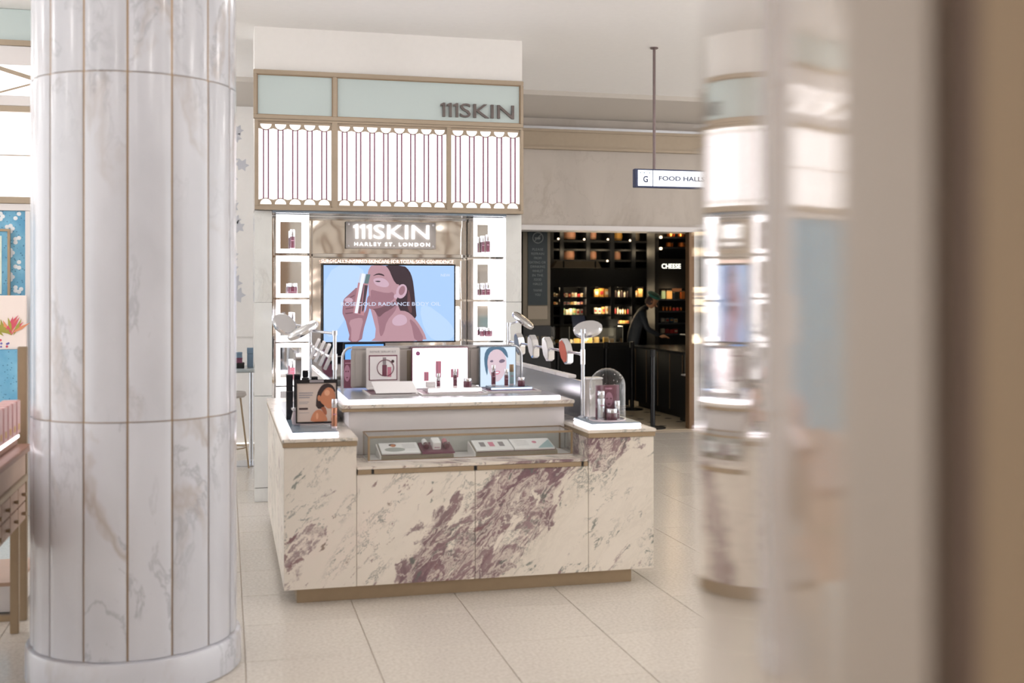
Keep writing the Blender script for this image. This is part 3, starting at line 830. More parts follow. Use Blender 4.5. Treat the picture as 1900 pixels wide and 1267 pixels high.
# grey metal screen along the right wing and its end pier
rw = thing('steel_screen', 'low brushed steel screen running back along the right side of the counter', 'screen', (2.15, 7.6, .907))
BOX('sheet', 'satin_steel', rw, 0, .03, -.80, 1.05, 0, .24, .004)
for q in range(5): BOX('white_tile', 'white_panel', rw, -.005, .05, -.55 + q * .31, -.27 + q * .31, .2405, .262, .003)
ep = thing('grey_pier', 'light grey end pier standing on the right wing of the counter behind the lamp post', 'cabinet', (2.21, 6.76, .907))
BOX('body', 'grey_panel', ep, -.055, .055, -.05, .03, .01, .255, .006); BOX('top', 'white_gloss', ep, -.058, .058, -.053, .033, .2555, .268, .004); BOX('foot', 'satin_steel', ep, -.058, .058, -.053, .033, 0, .01)
lw = thing('white_screen', 'low white screen with rounded top rail along the left wing of the counter', 'screen', (.648, 7.75, .907))
BOX('sheet', 'grey_panel', lw, -.025, -.010, -.75, .9, 0, .225, .003)
MB().tube([(-.015, -.76, .235), (-.015, .92, .235)], .016, 12).build('top_rail', 'white_gloss', lw, smooth=True)

# light trays on the marble
def light_tray(label, x0, x1, y0, y1, z, two=True):
    t = thing('light_tray', label, 'tray', ((x0 + x1) / 2, (y0 + y1) / 2, z)); wx, wy = (x1 - x0) / 2, (y1 - y0) / 2
    if two:
        BOX('glow_strip', 'led', t, -wx, wx, -wy, wy, 0, .007, .001)
        BOX('gap_plate', 'satin_steel', t, -wx + .002, wx - .002, -wy + .003, wy - .003, .0071, .0125)
        BOX('glow_strip', 'led', t, -wx, wx, -wy, wy, .0126, .026, .003)
        BOX('tray_top', 'blue_tray', t, -wx + .003, wx - .003, -wy + .004, wy - .003, .0261, .0325, .001)
    else:
        BOX('glow_strip', 'led', t, -wx, wx, -wy, wy, 0, .024, .003)
        BOX('tray_top', 'satin_steel', t, -wx + .008, wx - .008, -wy + .012, wy - .008, .0241, .0275, .001)
    return t
light_tray('glowing tray on the left wing of the counter, under the framed advert', .345, .600, 6.31, 8.10, .9065)
light_tray('small glowing tray under the glass dome on the right wing', 2.06, 2.368, 6.31, 6.66, .9065)
light_tray('long glowing tray on the raised middle tier under the displays', .690, 2.0, 6.735, 7.56, 1.0425, False)
ZT1 = .9065 + .0327; ZT2 = 1.0425 + .0277

# backboard with chrome ends on the tier
bbd = thing('backboard', 'grey ribbed backboard with chrome end posts behind the tier displays', 'backboard', (1.33, 7.42, ZT2))
BOX('board', 'grey_panel', bbd, -.545, .535, 0, .018, .012, .262, .006)
for q in range(13):
    xq = -.52 + q * .085
    if xq < .52: BOX('rib', ('taupe' if q % 3 == 1 else 'grey_panel'), bbd, xq, xq + .05, -.008, -.0005, .02, .252, .003)
BOX('top_rail', 'satin_steel', bbd, -.545, .535, -.006, .024, .2625, .282, .006)
for e in (-1, 1):
    xs = e * .60
    pts = [(xs, .01, 0), (xs, .01, .2)] + [(xs - e * (.055 - .055 * math.cos(R(a))), .01, .2 + .073 * math.sin(R(a))) for a in range(15, 91, 15)]
    MB().tube(pts, .009, 10).build('end_post', 'satin_steel', bbd, smooth=True)
    MB().lathe([(.022, 0), (.022, .004), (.009, .008)], 16, (xs, .01, 0)).build('post_foot', 'satin_steel', bbd, smooth=True)

# displays on the tier
def tray(label, x0, x1, y0, y1, z, mat='burgundy'):
    t = thing('product_tray', label, 'tray', ((x0 + x1) / 2, (y0 + y1) / 2, z)); wx, wy = (x1 - x0) / 2, (y1 - y0) / 2
    BOX('mat', mat, t, -wx, wx, -wy, wy, 0, .006, .002)
    MB().box(-wx - .012, wx + .012, -wy - .012, -wy, 0, .009).box(-wx - .012, -wx, -wy, wy, 0, .009).box(wx, wx + .012, -wy, wy, 0, .009).build('rim', 'white_panel', t)
    return t
tray('burgundy tray under the white card display', .855, 1.135, 6.92, 7.30, ZT2)
tray('burgundy tray in front of the middle glowing poster', 1.170, 1.560, 6.88, 7.28, ZT2)
tray('burgundy tray in front of the blue face poster', 1.600, 1.930, 6.98, 7.30, ZT2)
ZM = ZT2 + .0062
# left: card stand with ring drawing
cs = thing('card_stand', 'white stand holding a card with a bottle inside a plum ring', 'display stand', (.982, 7.33, ZM + .0032))
BOX('back_panel', 'white_panel', cs, -.108, .108, 0, .014, 0, .265, .003); BOX('foot', 'white_panel', cs, -.108, .108, -.10, -.0005, 0, .010, .003)
BOX('card_border', 'burgundy', cs, -.092, .092, -.003, -.0002, .055, .218); BOX('card', 'paper_white', cs, -.086, .086, -.0055, -.0031, .060, .210)
cm = picmap(430, 910, 290, 720, -.086, .086, .060, .210)
MB().tube([(.086 * 0 + cm((710 + 150 * math.cos(R(a)), 505))[0], -.008, cm((0, 505 + 150 * math.sin(R(a))))[1]) for a in range(0, 361, 12)], .0026, 6).build('ring_print', 'burgundy', cs)
flat('card_print', 'print_grey', cs, [(660, 310), (722, 310), (722, 450), (660, 450)], -.006, cm, 0)
flat('card_print', 'burgundy', cs, [(652, 450), (735, 450), (735, 655), (652, 655)], -.0062, cm, 0)
flat('card_print', 'print_pink', cs, [(745, 490), (815, 490), (815, 670), (745, 670)], -.0062, cm, 0)
flat('card_print', 'print_dark', cs, ell(842, 385, 28, 28), -.0063, cm, 0)
text('header_print', 'REPAIR SERUM KIT', 'print_grey', cs, (-.085, -.0008, .233), width=.17, height=.012)
cr = thing('angled_card', 'white card with pink print lying tilted in front of the card stand', 'card', (1.015, 7.06, ZM + .004))
MB().prism([(-.13, .004), (.10, .055), (.10, .059), (-.13, .008)], -.13, .13, 'x').build('card', 'paper_white', cr)
MB().box(-.12, .12, .03, .06, .0095, .036).build('card_prop', 'white_panel', cr)
MB().prism([(-.07, .0178), (-.015, .0299), (-.015, .0303), (-.07, .0182)], .035, .105, 'x').build('card_print', 'print_pink', cr)

def poster(label, x0, x1, y, z, h, glow, edge):
    t = thing('lit_poster', label, 'light box', ((x0 + x1) / 2, y, z)); w2 = (x1 - x0) / 2
    BOX('casing', edge, t, -w2 - .006, w2 + .006, 0, .03, 0, h + .006, .003)
    BOX('glowing_face', glow, t, -w2, w2, -.0035, -.0002, .006, h)
    return t
p1 = poster('glowing white poster with pink printed bottles on the middle of the tier', 1.176, 1.540, 7.34, ZT2 + .0003, .268, 'poster_glow', 'burgundy')
pmn = picmap(145, 948, 150, 700, -.182, .182, .006, .268)
flat('poster_print', 'print_purple', p1, ell(220, 222, 32, 30), -.004, pmn, 0)
for (x0, y0, x1, y1) in ((478, 330, 560, 555), (308, 475, 378, 600), (700, 440, 815, 560)):
    flat('poster_print', 'print_pink', p1, [(x0, y0), (x1, y0), (x1, y1), (x0, y1)], -.004, pmn, 0)
    flat('poster_print', 'print_mauve', p1, [(x0 + 18, y0 + 10), (x0 + 30, y0 + 10), (x0 + 30, y1 - 10), (x0 + 18, y1 - 10)], -.0044, pmn, 0)
p2 = poster('glowing blue poster of a smiling face on the right of the tier', 1.632, 1.870, 7.36, ZT2 + .0003, .268, 'fb_bg', 'slate_face')
pf = picmap(1140, 1645, 140, 680, -.119, .119, .006, .268)
for i, (m_, pts, sm) in enumerate((
    ('fb_hair', [(1240, 150), (1320, 132), (1460, 132), (1520, 190), (1545, 300), (1500, 260), (1420, 170), (1300, 180), (1235, 290), (1245, 560), (1200, 420), (1190, 250)], 1),
    ('fb_skin', [(1300, 180), (1420, 165), (1510, 270), (1520, 400), (1480, 520), (1420, 600), (1360, 620), (1290, 540), (1240, 420), (1240, 290)], 2),
    ('fb_dark', [(1400, 330), (1450, 300), (1500, 320), (1480, 350), (1420, 360)], 1), ('fb_dark', [(1270, 330), (1310, 310), (1330, 340), (1290, 350)], 1),
    ('fb_lip', [(1330, 470), (1400, 460), (1430, 480), (1390, 520), (1340, 510)], 1), ('fb_white', [(1340, 480), (1410, 475), (1400, 496), (1350, 498)], 1))):
    flat('poster_print', m_, p2, pts, -.004 - .0004 * i, pf, sm)
# glass plinths and products in front of the posters
gp = thing('acrylic_plinth', 'clear white acrylic plinth carrying bottles before the middle poster', 'plinth', (1.375, 7.10, ZM))
BOX('slab', 'white_gloss', gp, -.155, .185, -.10, .12, 0, .028, .003); BOX('glow_edge', 'box_glow_soft', gp, -.155, .185, -.104, -.1005, .006, .024)
bx = thing('white_carton', 'small white carton on the plinth left of the short bottle', 'box', (1.262, 7.16, ZM + .0285))
BOX('carton', 'paper_white', bx, -.03, .03, -.02, .02, 0, .028, .002); BOX('lid_line', 'print_mauve', bx, -.0302, .0302, -.0203, .0203, .019, .0195)
PT = 'products on the raised tier'
bottle('serum_bottle', 'short burgundy bottle with tall silver cap before the middle poster', (1.295, 7.06, ZM + .0285), .088, .0125, capf=.52, group=PT)
bottle('serum_bottle', 'tall slim burgundy bottle before the middle poster', (1.400, 7.05, ZM + .0285), .118, .0128, group=PT)
jar('cream_jar', 'burgundy jar with silver lid at the right of the middle poster', (1.478, 7.04, ZM + .0285), .056, .027, group=PT)
gp2 = thing('acrylic_plinth', 'clear blue acrylic plinth carrying bottles before the face poster', 'plinth', (1.768, 7.16, ZM))
BOX('slab', 'blue_tray', gp2, -.125, .145, -.07, .10, 0, .018, .003); BOX('glow_edge', 'poster_glow_blue', gp2, -.125, .145, -.074, -.0705, .004, .015)
bottle('serum_bottle', 'tall burgundy bottle on the left before the blue face poster', (1.688, 7.22, ZM + .0185), .135, .0145, group=PT)
bottle('serum_bottle', 'middle burgundy bottle before the smiling mouth of the face poster', (1.750, 7.12, ZM + .0185), .115, .0135, group=PT)
bottle('serum_bottle', 'pale blue bottle with bronze cap at the right edge of the face poster', (1.815, 7.24, ZM + .0185), .135, .0150, 'pale_frame', 'bronze_dark', group=PT)
jar('cream_jar', 'small burgundy jar at the right end before the face poster', (1.852, 7.13, ZM + .0185), .058, .024, group=PT)
ct2 = thing('booklet', 'white booklet lying on the tray before the middle plinth', 'booklet', (1.36, 6.94, ZM)); BOX('pages', 'paper_white', ct2, -.15, .16, -.03, .03, 0, .006, .001); BOX('cover', 'paper_white', ct2, -.152, .162, -.031, .031, .0061, .008); BOX('spine_print', 'print_grey', ct2, -.1, .1, -.02, -.012, .0081, .0083)

# ---- glass vitrine on the low shelf
VX0, VX1, VY0, VY1, VZ0, VZ1 = .775, 1.985, 6.43, 6.69, .7425, .888
vt = thing('glass_vitrine', 'low glass showcase with brass edges on the front shelf of the counter', 'showcase', (VX0, VY0, VZ0))
VW, VD, VH = VX1 - VX0, VY1 - VY0, VZ1 - VZ0
e = .012
BOX('brass_rail', 'brass', vt, 0, VW, 0, e, VH - e, VH, .002)
for x in (0, VW - e): BOX('brass_post', 'brass', vt, x, x + e, 0, e, .006, VH - e, .002)
for x in (0, VW - e): BOX('dark_post', 'bronze_dark', vt, x + .002, x + .01, VD - .008, VD, .006, VH - .008, .001)
BOX('dark_rail', 'bronze_dark', vt, 0, VW, VD - .007, VD, VH - .007, VH, .001)
for x in (0, VW - .007): BOX('dark_rail', 'bronze_dark', vt, x, x + .007, e, VD - .007, VH - .007, VH, .001)
BOX('floor_pane', 'white_panel', vt, 0, VW, 0, VD, 0, .0055); BOX('sill_rail', 'bronze_dark', vt, e, VW - e, .002, .006, .006, .010)
BOX('glass_pane', 'pane_glass', vt, e, VW - e, .003, .006, .0105, VH - e); BOX('glass_pane', 'pane_glass', vt, e, VW - e, VD - .006, VD - .003, .006, VH - .008)
BOX('glass_pane', 'pane_glass', vt, .002, .005, e, VD - .008, .006, VH - .008); BOX('glass_pane', 'pane_glass', vt, VW - .005, VW - .002, e, VD - .008, .006, VH - .008)
BOX('glass_pane', 'pane_glass', vt, .008, VW - .008, e + .001, VD - .008, VH - .006, VH - .003)
def ramp_stand(label, x0, x1):
    t = thing('sloping_stand', label, 'display stand', ((x0 + x1) / 2, 6.46, VZ0 + .006)); w2 = (x1 - x0) / 2
    MB().prism([(0, 0), (.19, 0), (.19, .062), (0, .020)], -w2, w2, 'x').build('wedge', 'taupe', t)
    MB().prism([(-.003, 0), (.195, 0), (.195, .066), (-.003, .023)], -w2 - .008, -w2 - .0005, 'x').build('end_cheek', 'white_panel', t)
    return t
ramp_stand('sloping stand under the portrait card and plum tray in the showcase', .855, 1.275)
ramp_stand('sloping stand under the two white cards on the right of the showcase', 1.405, 1.900)
SL = math.atan2(.042, .19)
def on_ramp(name, label, cat, x, d=.095, lift=.0205):
    o = thing(name, label, cat, (x, 6.46 + d, VZ0 + .006 + .020 + d * .042 / .19 + .0012)); o.rotation_euler = (SL, 0, 0); return o
def card(label, x, w2, d2=.085):
    o = on_ramp('print_card', label, 'card', x); BOX('board', 'paper_white', o, -w2, w2, -d2, d2, 0, .012, .001); BOX('edge_print', 'burgundy', o, -w2, w2, -d2 - .0008, -d2, 0, .003); return o
def flatz(name, mat, parent, pts, z):
    bm = bmesh.new(); f = bm.faces.new([bm.verts.new((u, v, z)) for u, v in pts]); bmesh.ops.triangulate(bm, faces=[f])
    me = bpy.data.meshes.new(name); bm.to_mesh(me); bm.free(); me.materials.append(M[mat]); return link(name, me, parent)
c1 = card('white card printed with a dark haired portrait in the showcase', .972, .112)
flatz('portrait_print', 'print_dark', c1, ell(-.035, .045, .022, .020), .0123); flatz('portrait_print', 'print_skin', c1, ell(-.032, .034, .015, .022), .0126)
flatz('portrait_print', 'packet_grey', c1, ell(-.03, -.03, .06, .035), .0122)
for q in range(4): flatz('text_print', 'print_grey', c1, [(.02, .05 - q * .02), (.095, .05 - q * .02), (.095, .054 - q * .02), (.02, .054 - q * .02)], .0122)
pt = on_ramp('plum_tray', 'plum coloured tray holding tubes and a carton in the showcase', 'tray', 1.188)
BOX('mat', 'burgundy', pt, -.095, .095, -.085, .085, 0, .008, .001); BOX('edge', 'plum_box', pt, -.095, .095, -.088, -.0855, 0, .010)
def lying(label, x, body, cap, z=.0085):
    o = on_ramp('sample_tube', label, 'tube', x); 
    MB().tube([(0, .06, z + .017), (0, 0, z + .017)], .0155, 16).build('barrel', body, o, smooth=True)
    MB().tube([(0, -.0005, z + .017), (0, -.035, z + .017)], .0165, 16).build('cap', cap, o, smooth=True); return o
lying('white tube with dark cap lying on the plum tray', 1.125, 'paper_white', 'burgundy_glass')
lying('pink tube with plum cap lying on the plum tray', 1.245, 'rose_glass', 'burgundy_glass')
wc = on_ramp('white_carton', 'white carton standing between the two tubes in the showcase', 'box', 1.185)
BOX('carton', 'paper_white', wc, -.024, .024, -.045, .045, .0085, .052, .002); BOX('front_print', 'print_mauve', wc, -.016, .016, -.0455, -.0452, .02, .024)
c2 = card('white card printed with three small product groups in the showcase', 1.525, .112)
for q, mm in ((-.06, 'print_grey'), (-.005, 'print_pink'), (.055, 'print_grey')): flatz('product_print', mm, c2, [(q - .016, -.03), (q + .016, -.03), (q + .016, .045), (q - .016, .045)], .0123)
c3 = card('white card with pale blue corner and pink blot in the showcase', 1.765, .122)
flatz('swirl_print', 'pale_frame', c3, [(.02, -.08), (.118, -.08), (.118, .06), (.06, -.02)], .0122); flatz('swirl_print', 'print_pink', c3, ell(.02, .02, .014, .02), .0124)
for q in range(4): flatz('text_print', 'print_grey', c3, [(-.1, .05 - q * .025), (-.02, .05 - q * .025), (-.02, .054 - q * .025), (-.1, .054 - q * .025)], .0122)

# ---- left wing: framed advert, spray bottle, black testers
fr = thing('framed_advert', 'black framed beige advert of a woman holding a bottle on the left wing', 'picture frame', (.500, 6.56, ZT1 + .018))
fr.rotation_euler = (R(-4), 0, 0)
BOX('backing', 'black_matte', fr, -.115, .115, .002, .014, 0, .245, .002)
MB().box(-.118, .118, -.008, .002, 0, .008).box(-.118, .118, -.008, .002, .226, .248).box(-.118, -.110, -.008, .002, .008, .226).box(.110, .118, -.008, .002, .008, .226).build('frame', 'black_gloss', fr)
BOX('header_plate', 'print_grey', fr, -.04, .04, -.0095, -.0082, .231, .245)
BOX('poster_sheet', 'paper_beige', fr, -.110, .110, -.001, .0015, .008, .226)
pa = picmap(470, 1030, 290, 805, -.110, .110, .008, .226)
for i, (m_, pts, sm) in enumerate((
    ('print_hair', [(735, 630), (745, 480), (770, 390), (830, 310), (900, 290), (970, 310), (1015, 370), (1020, 420), (900, 400), (830, 480), (820, 600), (870, 640)], 1),
    ('print_skin', [(840, 400), (900, 345), (970, 355), (1015, 420), (1020, 520), (990, 620), (920, 640), (870, 600), (800, 540), (800, 480)], 1),
    ('print_skin', [(655, 810), (670, 740), (720, 660), (790, 640), (850, 680), (900, 760), (900, 810)], 1),
    ('print_skin_light', ell(755, 730, 18, 45), 0), ('print_skin_light', ell(900, 420, 40, 40), 0), ('print_skin', ell(785, 490, 24, 40), 0),
    ('print_skin_dark', [(800, 620), (870, 600), (900, 690), (880, 730), (830, 660)], 1),
    ('print_skin_dark', [(950, 800), (960, 740), (1010, 730), (1030, 800)], 1))):
    flat('advert_print', m_, fr, pts, -.0013 - .0003 * i, pa, sm)
for (y, x1, h) in ((410, 700, 16), (440, 690, 16), (470, 650, 16), (535, 640, 8), (555, 620, 8), (680, 640, 6)):
    flat('advert_text', 'print_grey', fr, [(495, y), (x1, y), (x1, y + h), (495, y + h)], -.0013, pa, 0)
flat('advert_text', 'print_dark', fr, [(495, 615), (625, 615), (625, 643), (495, 643)], -.0013, pa, 0)
bs = thing('frame_easel', 'clear acrylic easel block under the framed advert', 'easel', (.500, 6.54, ZT1)); BOX('block', 'clear_base', bs, -.095, .095, -.05, .06, 0, .017, .004); BOX('lip', 'chrome', bs, -.095, .095, -.056, -.0505, 0, .02, .002)
bottle('spray_bottle', 'rose gold bottle with silver cap standing before the framed advert', (.588, 6.44, ZT1), .165, .0165, 'bottle_copper', capf=.30)
def black_box(label, x, y, w2, h, z=ZT1):
    o = thing('tester_box', label, 'box', (x, y, z), group='black tester boxes on the left wing')
    BOX('carton', 'black_gloss', o, -w2, w2, -w2, w2, 0, h * .97, .002); BOX('lid_line', 'silver_cap', o, -w2 - .0004, w2 + .0004, -w2 - .0004, w2 + .0004, h * .62, h * .63); BOX('lid', 'black_matte', o, -w2, w2, -w2, w2, h * .9705, h, .001)
black_box('tall black tester box, leftmost on the left wing', .368, 6.95, .020, .27)
black_box('tall black tester box, second from the left on the left wing', .414, 6.97, .020, .27)
black_box('shorter black tester box behind the framed advert', .466, 7.02, .022, .24)
black_box('black tester box nearest the lamp post on the left wing', .520, 7.02, .020, .25)
vm = thing('vanity_cube', 'small chrome and black cube on top of the shorter tester box', 'ornament', (.466, 7.02, ZT1 + .2405))
BOX('block', 'black_gloss', vm, -.018, .018, -.018, .018, .006, .045, .003); BOX('foot', 'chrome', vm, -.022, .022, -.022, .022, 0, .0055, .001); BOX('top', 'chrome', vm, -.02, .02, -.02, .02, .0455, .051, .001)
ac = thing('acrylic_block', 'clear faceted acrylic block on the left edge of the left tray', 'ornament', (.405, 6.66, ZT1))
MB().prism([(-.035, 0), (.035, 0), (.045, .03), (.03, .085), (-.03, .085), (-.042, .03)], -.03, .03, 'y').build('facets', 'clear_base', ac, bevel=.006); BOX('cap_plate', 'white_gloss', ac, -.042, .042, -.036, .036, .0855, .098, .003)

# ---- swing lamps and rail with paddles, right and left
def lamp_head(parent, c, tilt, yaw, r=.082, dots=True):
    mtx = Matrix.Translation(c) @ Matrix.Rotation(yaw, 4, 'Z') @ Matrix.Rotation(tilt, 4, 'X')
    h = link('lamp_head', MB().lathe([(r * .3, .018), (r * .9, .016), (r, .008), (r, -.008), (r * .94, -.016), (r * .3, -.016)], 32).mesh('lamp_head', 'chrome', smooth=True, xf=mtx), parent)
    if dots:
        m = MB()
        for q in range(8):
            a = 2 * math.pi * q / 8
            MB().lathe([(.001, -.0185), (.013, -.0185), (.013, -.0163), (.001, -.0163)], 12, (.055 * math.cos(a), .055 * math.sin(a), 0)).build('led_dot', 'lamp_dot', h, xf=mtx)
    return h
def swing_lamp(label, base, top, head, tilt, yaw, r=.082, rad=.011, foot=.03):
    t = thing('swing_lamp', label, 'lamp', base)
    H = top - base[2]
    MB().tube([(0, 0, .005), (0, 0, H)], rad, 14).build('post', 'satin_steel', t, smooth=True)
    MB().lathe([(foot, 0), (foot, .006), (rad, .012)], 20).build('post_foot', 'satin_steel', t, smooth=True)
    MB().lathe([(rad * 1.35, 0), (rad * 1.35, .09)], 16, (0, 0, H * .62)).build('sleeve', 'chrome', t, smooth=True)
    hv = Vector(head) - Vector(base)
    MB().tube([(0, 0, H), hv * .98 + Vector((0, 0, .014))], rad * .7, 12).build('arm', 'satin_steel', t, smooth=True)
    lamp_head(t, hv, tilt, yaw, r)
    MB().lathe([(rad * 1.5, -.01), (rad * 1.5, .016)], 16, (0, 0, H)).build('knuckle', 'satin_steel', t, smooth=True)
    return t
swing_lamp('chrome swing lamp with tilted round head on the front of the right wing', (2.11, 6.63, ZT1), 1.462, (2.165, 6.70, 1.475), R(28), R(-35), .09)
swing_lamp('chrome swing lamp with glowing dots at the far end of the right wing', (2.105, 8.49, .907), 1.455, (2.235, 8.55, 1.485), R(38), R(60), .1)
swing_lamp('chrome swing lamp leaning back on the front of the left wing', (.614, 6.70, .907), 1.462, (.44, 6.86, 1.475), R(30), R(-75), .10, foot=.0125)
swing_lamp('chrome swing lamp with glowing dots at the far end of the left wing', (.585, 8.30, .907), 1.46, (.40, 8.22, 1.475), R(52), R(30), .09)
def paddle_mesh(r=.072):
    poly = []
    for q in range(8):
        a = R(22.5 + 45 * q); poly.append((r * math.cos(a) * 1.25, r * math.sin(a) * .62))
    return poly
def paddle(label, loc, lean, face, rz, case='chrome', th=.024, roll=0):
    t = thing('sample_paddle', label, 'paddle', loc, group='chrome paddles on the rails'); t.rotation_euler = (0, 0, rz)
    ml = Matrix.Rotation(roll, 4, 'X') @ Matrix.Rotation(lean, 4, 'Y')
    MB().prism([(v, u) for u, v in paddle_mesh()], -th, th, 'y').build('casing', case, t, bevel=.004, xf=ml)
    MB().prism([(v * .86, u * .86) for u, v in paddle_mesh()], -th - .0025, -th - .0003, 'y').build('face_plate', face, t, xf=ml)
    return t
def rail(label, x, y0, y1, z):
    t = thing('paddle_rail', label, 'rail', (x, y0, z))
    MB().tube([(0, 0, 0), (0, y1 - y0, 0)], .009, 12).build('rod', 'chrome', t, smooth=True)
    for v in (0, y1 - y0): MB().tube([(0, v - .008, 0), (0, v + .008, 0)], .014, 12).build('end_collar', 'chrome', t, smooth=True)
rail('slim chrome rail running back between the lamps of the right wing', 2.11, 6.66, 8.46, 1.325)
rail('slim chrome rail running back between the lamps of the left wing', .600, 6.73, 8.27, 1.315)
RP = R(28)
paddle('chrome paddle with slate face, farthest on the right rail', (2.11, 8.17, 1.32), R(-24), 'slate_face', R(-80))
paddle('chrome paddle with white face, second farthest on the right rail', (2.11, 7.78, 1.32), R(-24), 'white_panel', R(-80))
paddle('chrome paddle with bright white face, third along the right rail', (2.11, 7.40, 1.32), R(-24), 'white_gloss', R(-80))
paddle('chrome paddle with orange face, nearest on the right rail', (2.11, 6.98, 1.325), R(-24), 'orange_face', R(-74))
for q, (yy, nm) in enumerate(((6.86, 'nearest on'), (7.22, 'second along'), (7.62, 'third along'), (8.04, 'farthest on'))):
    paddle('white rimmed paddle with slate face, %s the left rail' % nm, (.600, yy, 1.31), R(-30), 'slate_face', R(84), 'white_gloss', .011, R(24))

# ---- glass dome with products on the right tray
DX, DY = 2.213, 6.47
dm = thing('glass_dome', 'clear glass cloche over products on the right wing', 'glass dome', (DX, DY, ZT1))
Rd = .108; Hd = .31
prof = [(Rd, 0)] + [(Rd, Hd - Rd)] + [(Rd * math.cos(R(a)), Hd - Rd + Rd * math.sin(R(a))) for a in range(8, 90, 8)] + [(.001, Hd)]
MB().lathe(prof, 48, cap=False).build('bell', 'dome_glass', dm, smooth=True)
MB().lathe([(Rd - .004, 0), (Rd + .003, 0), (Rd + .003, .008), (Rd - .004, .008)], 48, cap=False).build('rim', 'clear_base', dm, smooth=True)
cb2 = thing('plum_carton', 'plum carton with a white masked face under the glass dome', 'box', (DX + .012, DY + .035, ZT1)); BOX('carton', 'burgundy', cb2, -.072, .072, -.012, .012, 0, .205, .002)
pc = picmap(430, 880, 395, 930, -.072, .072, 0, .205)
flat('face_print', 'print_mauve', cb2, ell(675, 620, 78, 118), -.0125, pc, 0)
for cx in (635, 712): flat('face_print', 'burgundy', cb2, ell(cx, 605, 20, 14), -.013, pc, 0)
flat('face_print', 'burgundy', cb2, ell(672, 690, 30, 12), -.013, pc, 0); flat('face_print', 'print_mauve', cb2, [(600, 435), (735, 435), (735, 460), (600, 460)], -.0125, pc, 0)
bottle('foil_bottle', 'silver bottle on the left under the glass dome', (DX - .042, DY - .01, ZT1), .175, .022, 'satin_steel', capf=.26)
jar('cream_jar', 'plum jar with silver lid in front under the glass dome', (DX + .012, DY - .045, ZT1), .072, .033)
bottle('serum_bottle', 'small silver capped bottle on the right under the glass dome', (DX + .055, DY - .012, ZT1), .115, .019, capf=.5)

# ------------------------------------------------------------------ hanging direction sign
hs = thing('hanging_sign', 'glowing white direction sign hung from the ceiling on a dark rod', 'sign', (3.466, 9.39, 2.622))
HSW, HSH, HSD = 1.75, .164, .06
BOX('casing', 'sign_blue', hs, 0, HSW, 0, HSD, 0, HSH, .004)
BOX('glowing_face', 'sign_glow', hs, .028, .162, -.004, -.0002, .014, HSH - .012); BOX('glowing_face', 'sign_glow', hs, .170, HSW - .02, -.004, -.0002, .014, HSH - .012)
for x in (.191, 1.55):
    MB().tube([(x, .03, HSH), (x, .03, CZ - 2.622 - .012)], .013, 12).build('hanging_rod', 'post_brown', hs, smooth=True)
    MB().lathe([(.035, 0), (.035, .01)], 20, (x, .03, CZ - 2.622 - .0115)).build('ceiling_rose', 'post_brown', hs, smooth=True)
text('level_letter', 'G', 'sign_blue', hs, (.075, -.0045, .045), width=.044, height=.056, bold=.02, extrude=.003)
text('sign_character', 'FOOD HALLS \u2022 FRESH', 'sign_blue', hs, (.222, -.0045, .064), split=True, width=.70, height=.040, bold=.015, extrude=.003)
for q in (.05, .085, .135): flat('tiny_mark', 'flower_blue', hs, ell(q, .128, .005, .005), -.0045, lambda p: p, 0)

# ------------------------------------------------------------------ food hall behind the opening
FY1 = 19.0
fh = tag(BOX('floor_food_hall', 'grout', None, 2.3, 9, 13.2, FY1, -.12, -.006), kind='structure')
pm('hall_tile', (206, 190, 164), .35, noise=.04, nscale=9)
ht = MB().box(-.198, .198, -.198, .198, -.006, 0).mesh('hall_tile', 'hall_tile', bevel=.001, seg=1)
hi = MB().prism([(.062, 0), (0, .062), (-.062, 0), (0, -.062)], -.004, .0008, 'z').mesh('tile_inset', 'black_matte')
for i in range(14):
    for j in range(8):
        cx, cy = 3.2 + i * .4, 13.42 + j * .4
        if cx > .45 * cy: continue
        link('hall_tile', ht, fh, (cx, cy, 0)); link('tile_inset', hi, fh, (cx + .2, cy + .2, 0))
tag(BOX('ceiling_food_hall', 'dark_wall', None, 2.3, 9, 13.35, FY1, 3.2, 3.3), kind='structure')
tag(BOX('wall_food_hall_back', 'dark_wall', None, 2.3, 9, FY1 - .2, FY1, 0, 3.2), kind='structure')
tag(BOX('wall_food_hall_left', 'dark_wall', None, 2.25, 2.42, 13.6, FY1 - .2, 0, 3.2), kind='structure')
tag(BOX('wall_food_hall_right', 'dark_wall', None, 8.8, 9, 13.6, FY1 - .2, 0, 3.2), kind='structure')
def RR(px0, py0, px1, py1, Y):
    a = Wp(px0, py0, Y); b = Wp(px1, py1, Y); return a.x, b.x, b.z, a.z

# banner beside the opening
x0, x1, z0, z1 = RR(971, 424, 1022, 604, 13.75)
bn = thing('notice_banner', 'dark teal upright notice panel in a gold frame asking not to eat or drink', 'notice', ((x0 + x1) / 2, 13.75, 0))
w2 = (x1 - x0) / 2
BOX('plinth', 'black_matte', bn, -w2, w2, .0, .2, 0, z0 - .002)
for q in range(3): BOX('gold_motif', 'gold_dim', bn, -w2 + .03 + q * .1, -w2 + .10 + q * .1, -.004, -.0005, z0 - .26, z0 - .13, .01)
BOX('frame_board', 'gold_dim', bn, -w2, w2, .02, .10, z0, z1, .004)
a0, a1, b0, b1 = RR(980, 426, 1016, 566, 13.75); a0 -= bn.location.x; a1 -= bn.location.x
BOX('teal_field', 'dark_teal', bn, a0, a1, .008, .0195, b0, b1)
_, _, c0, c1 = RR(980, 568, 1016, 592, 13.75); BOX('taupe_field', 'taupe', bn, a0, a1, .008, .0195, c0, c1)
mid = (a0 + a1) / 2
zc = Wp(1000, 441, 13.75).z; rr = .066
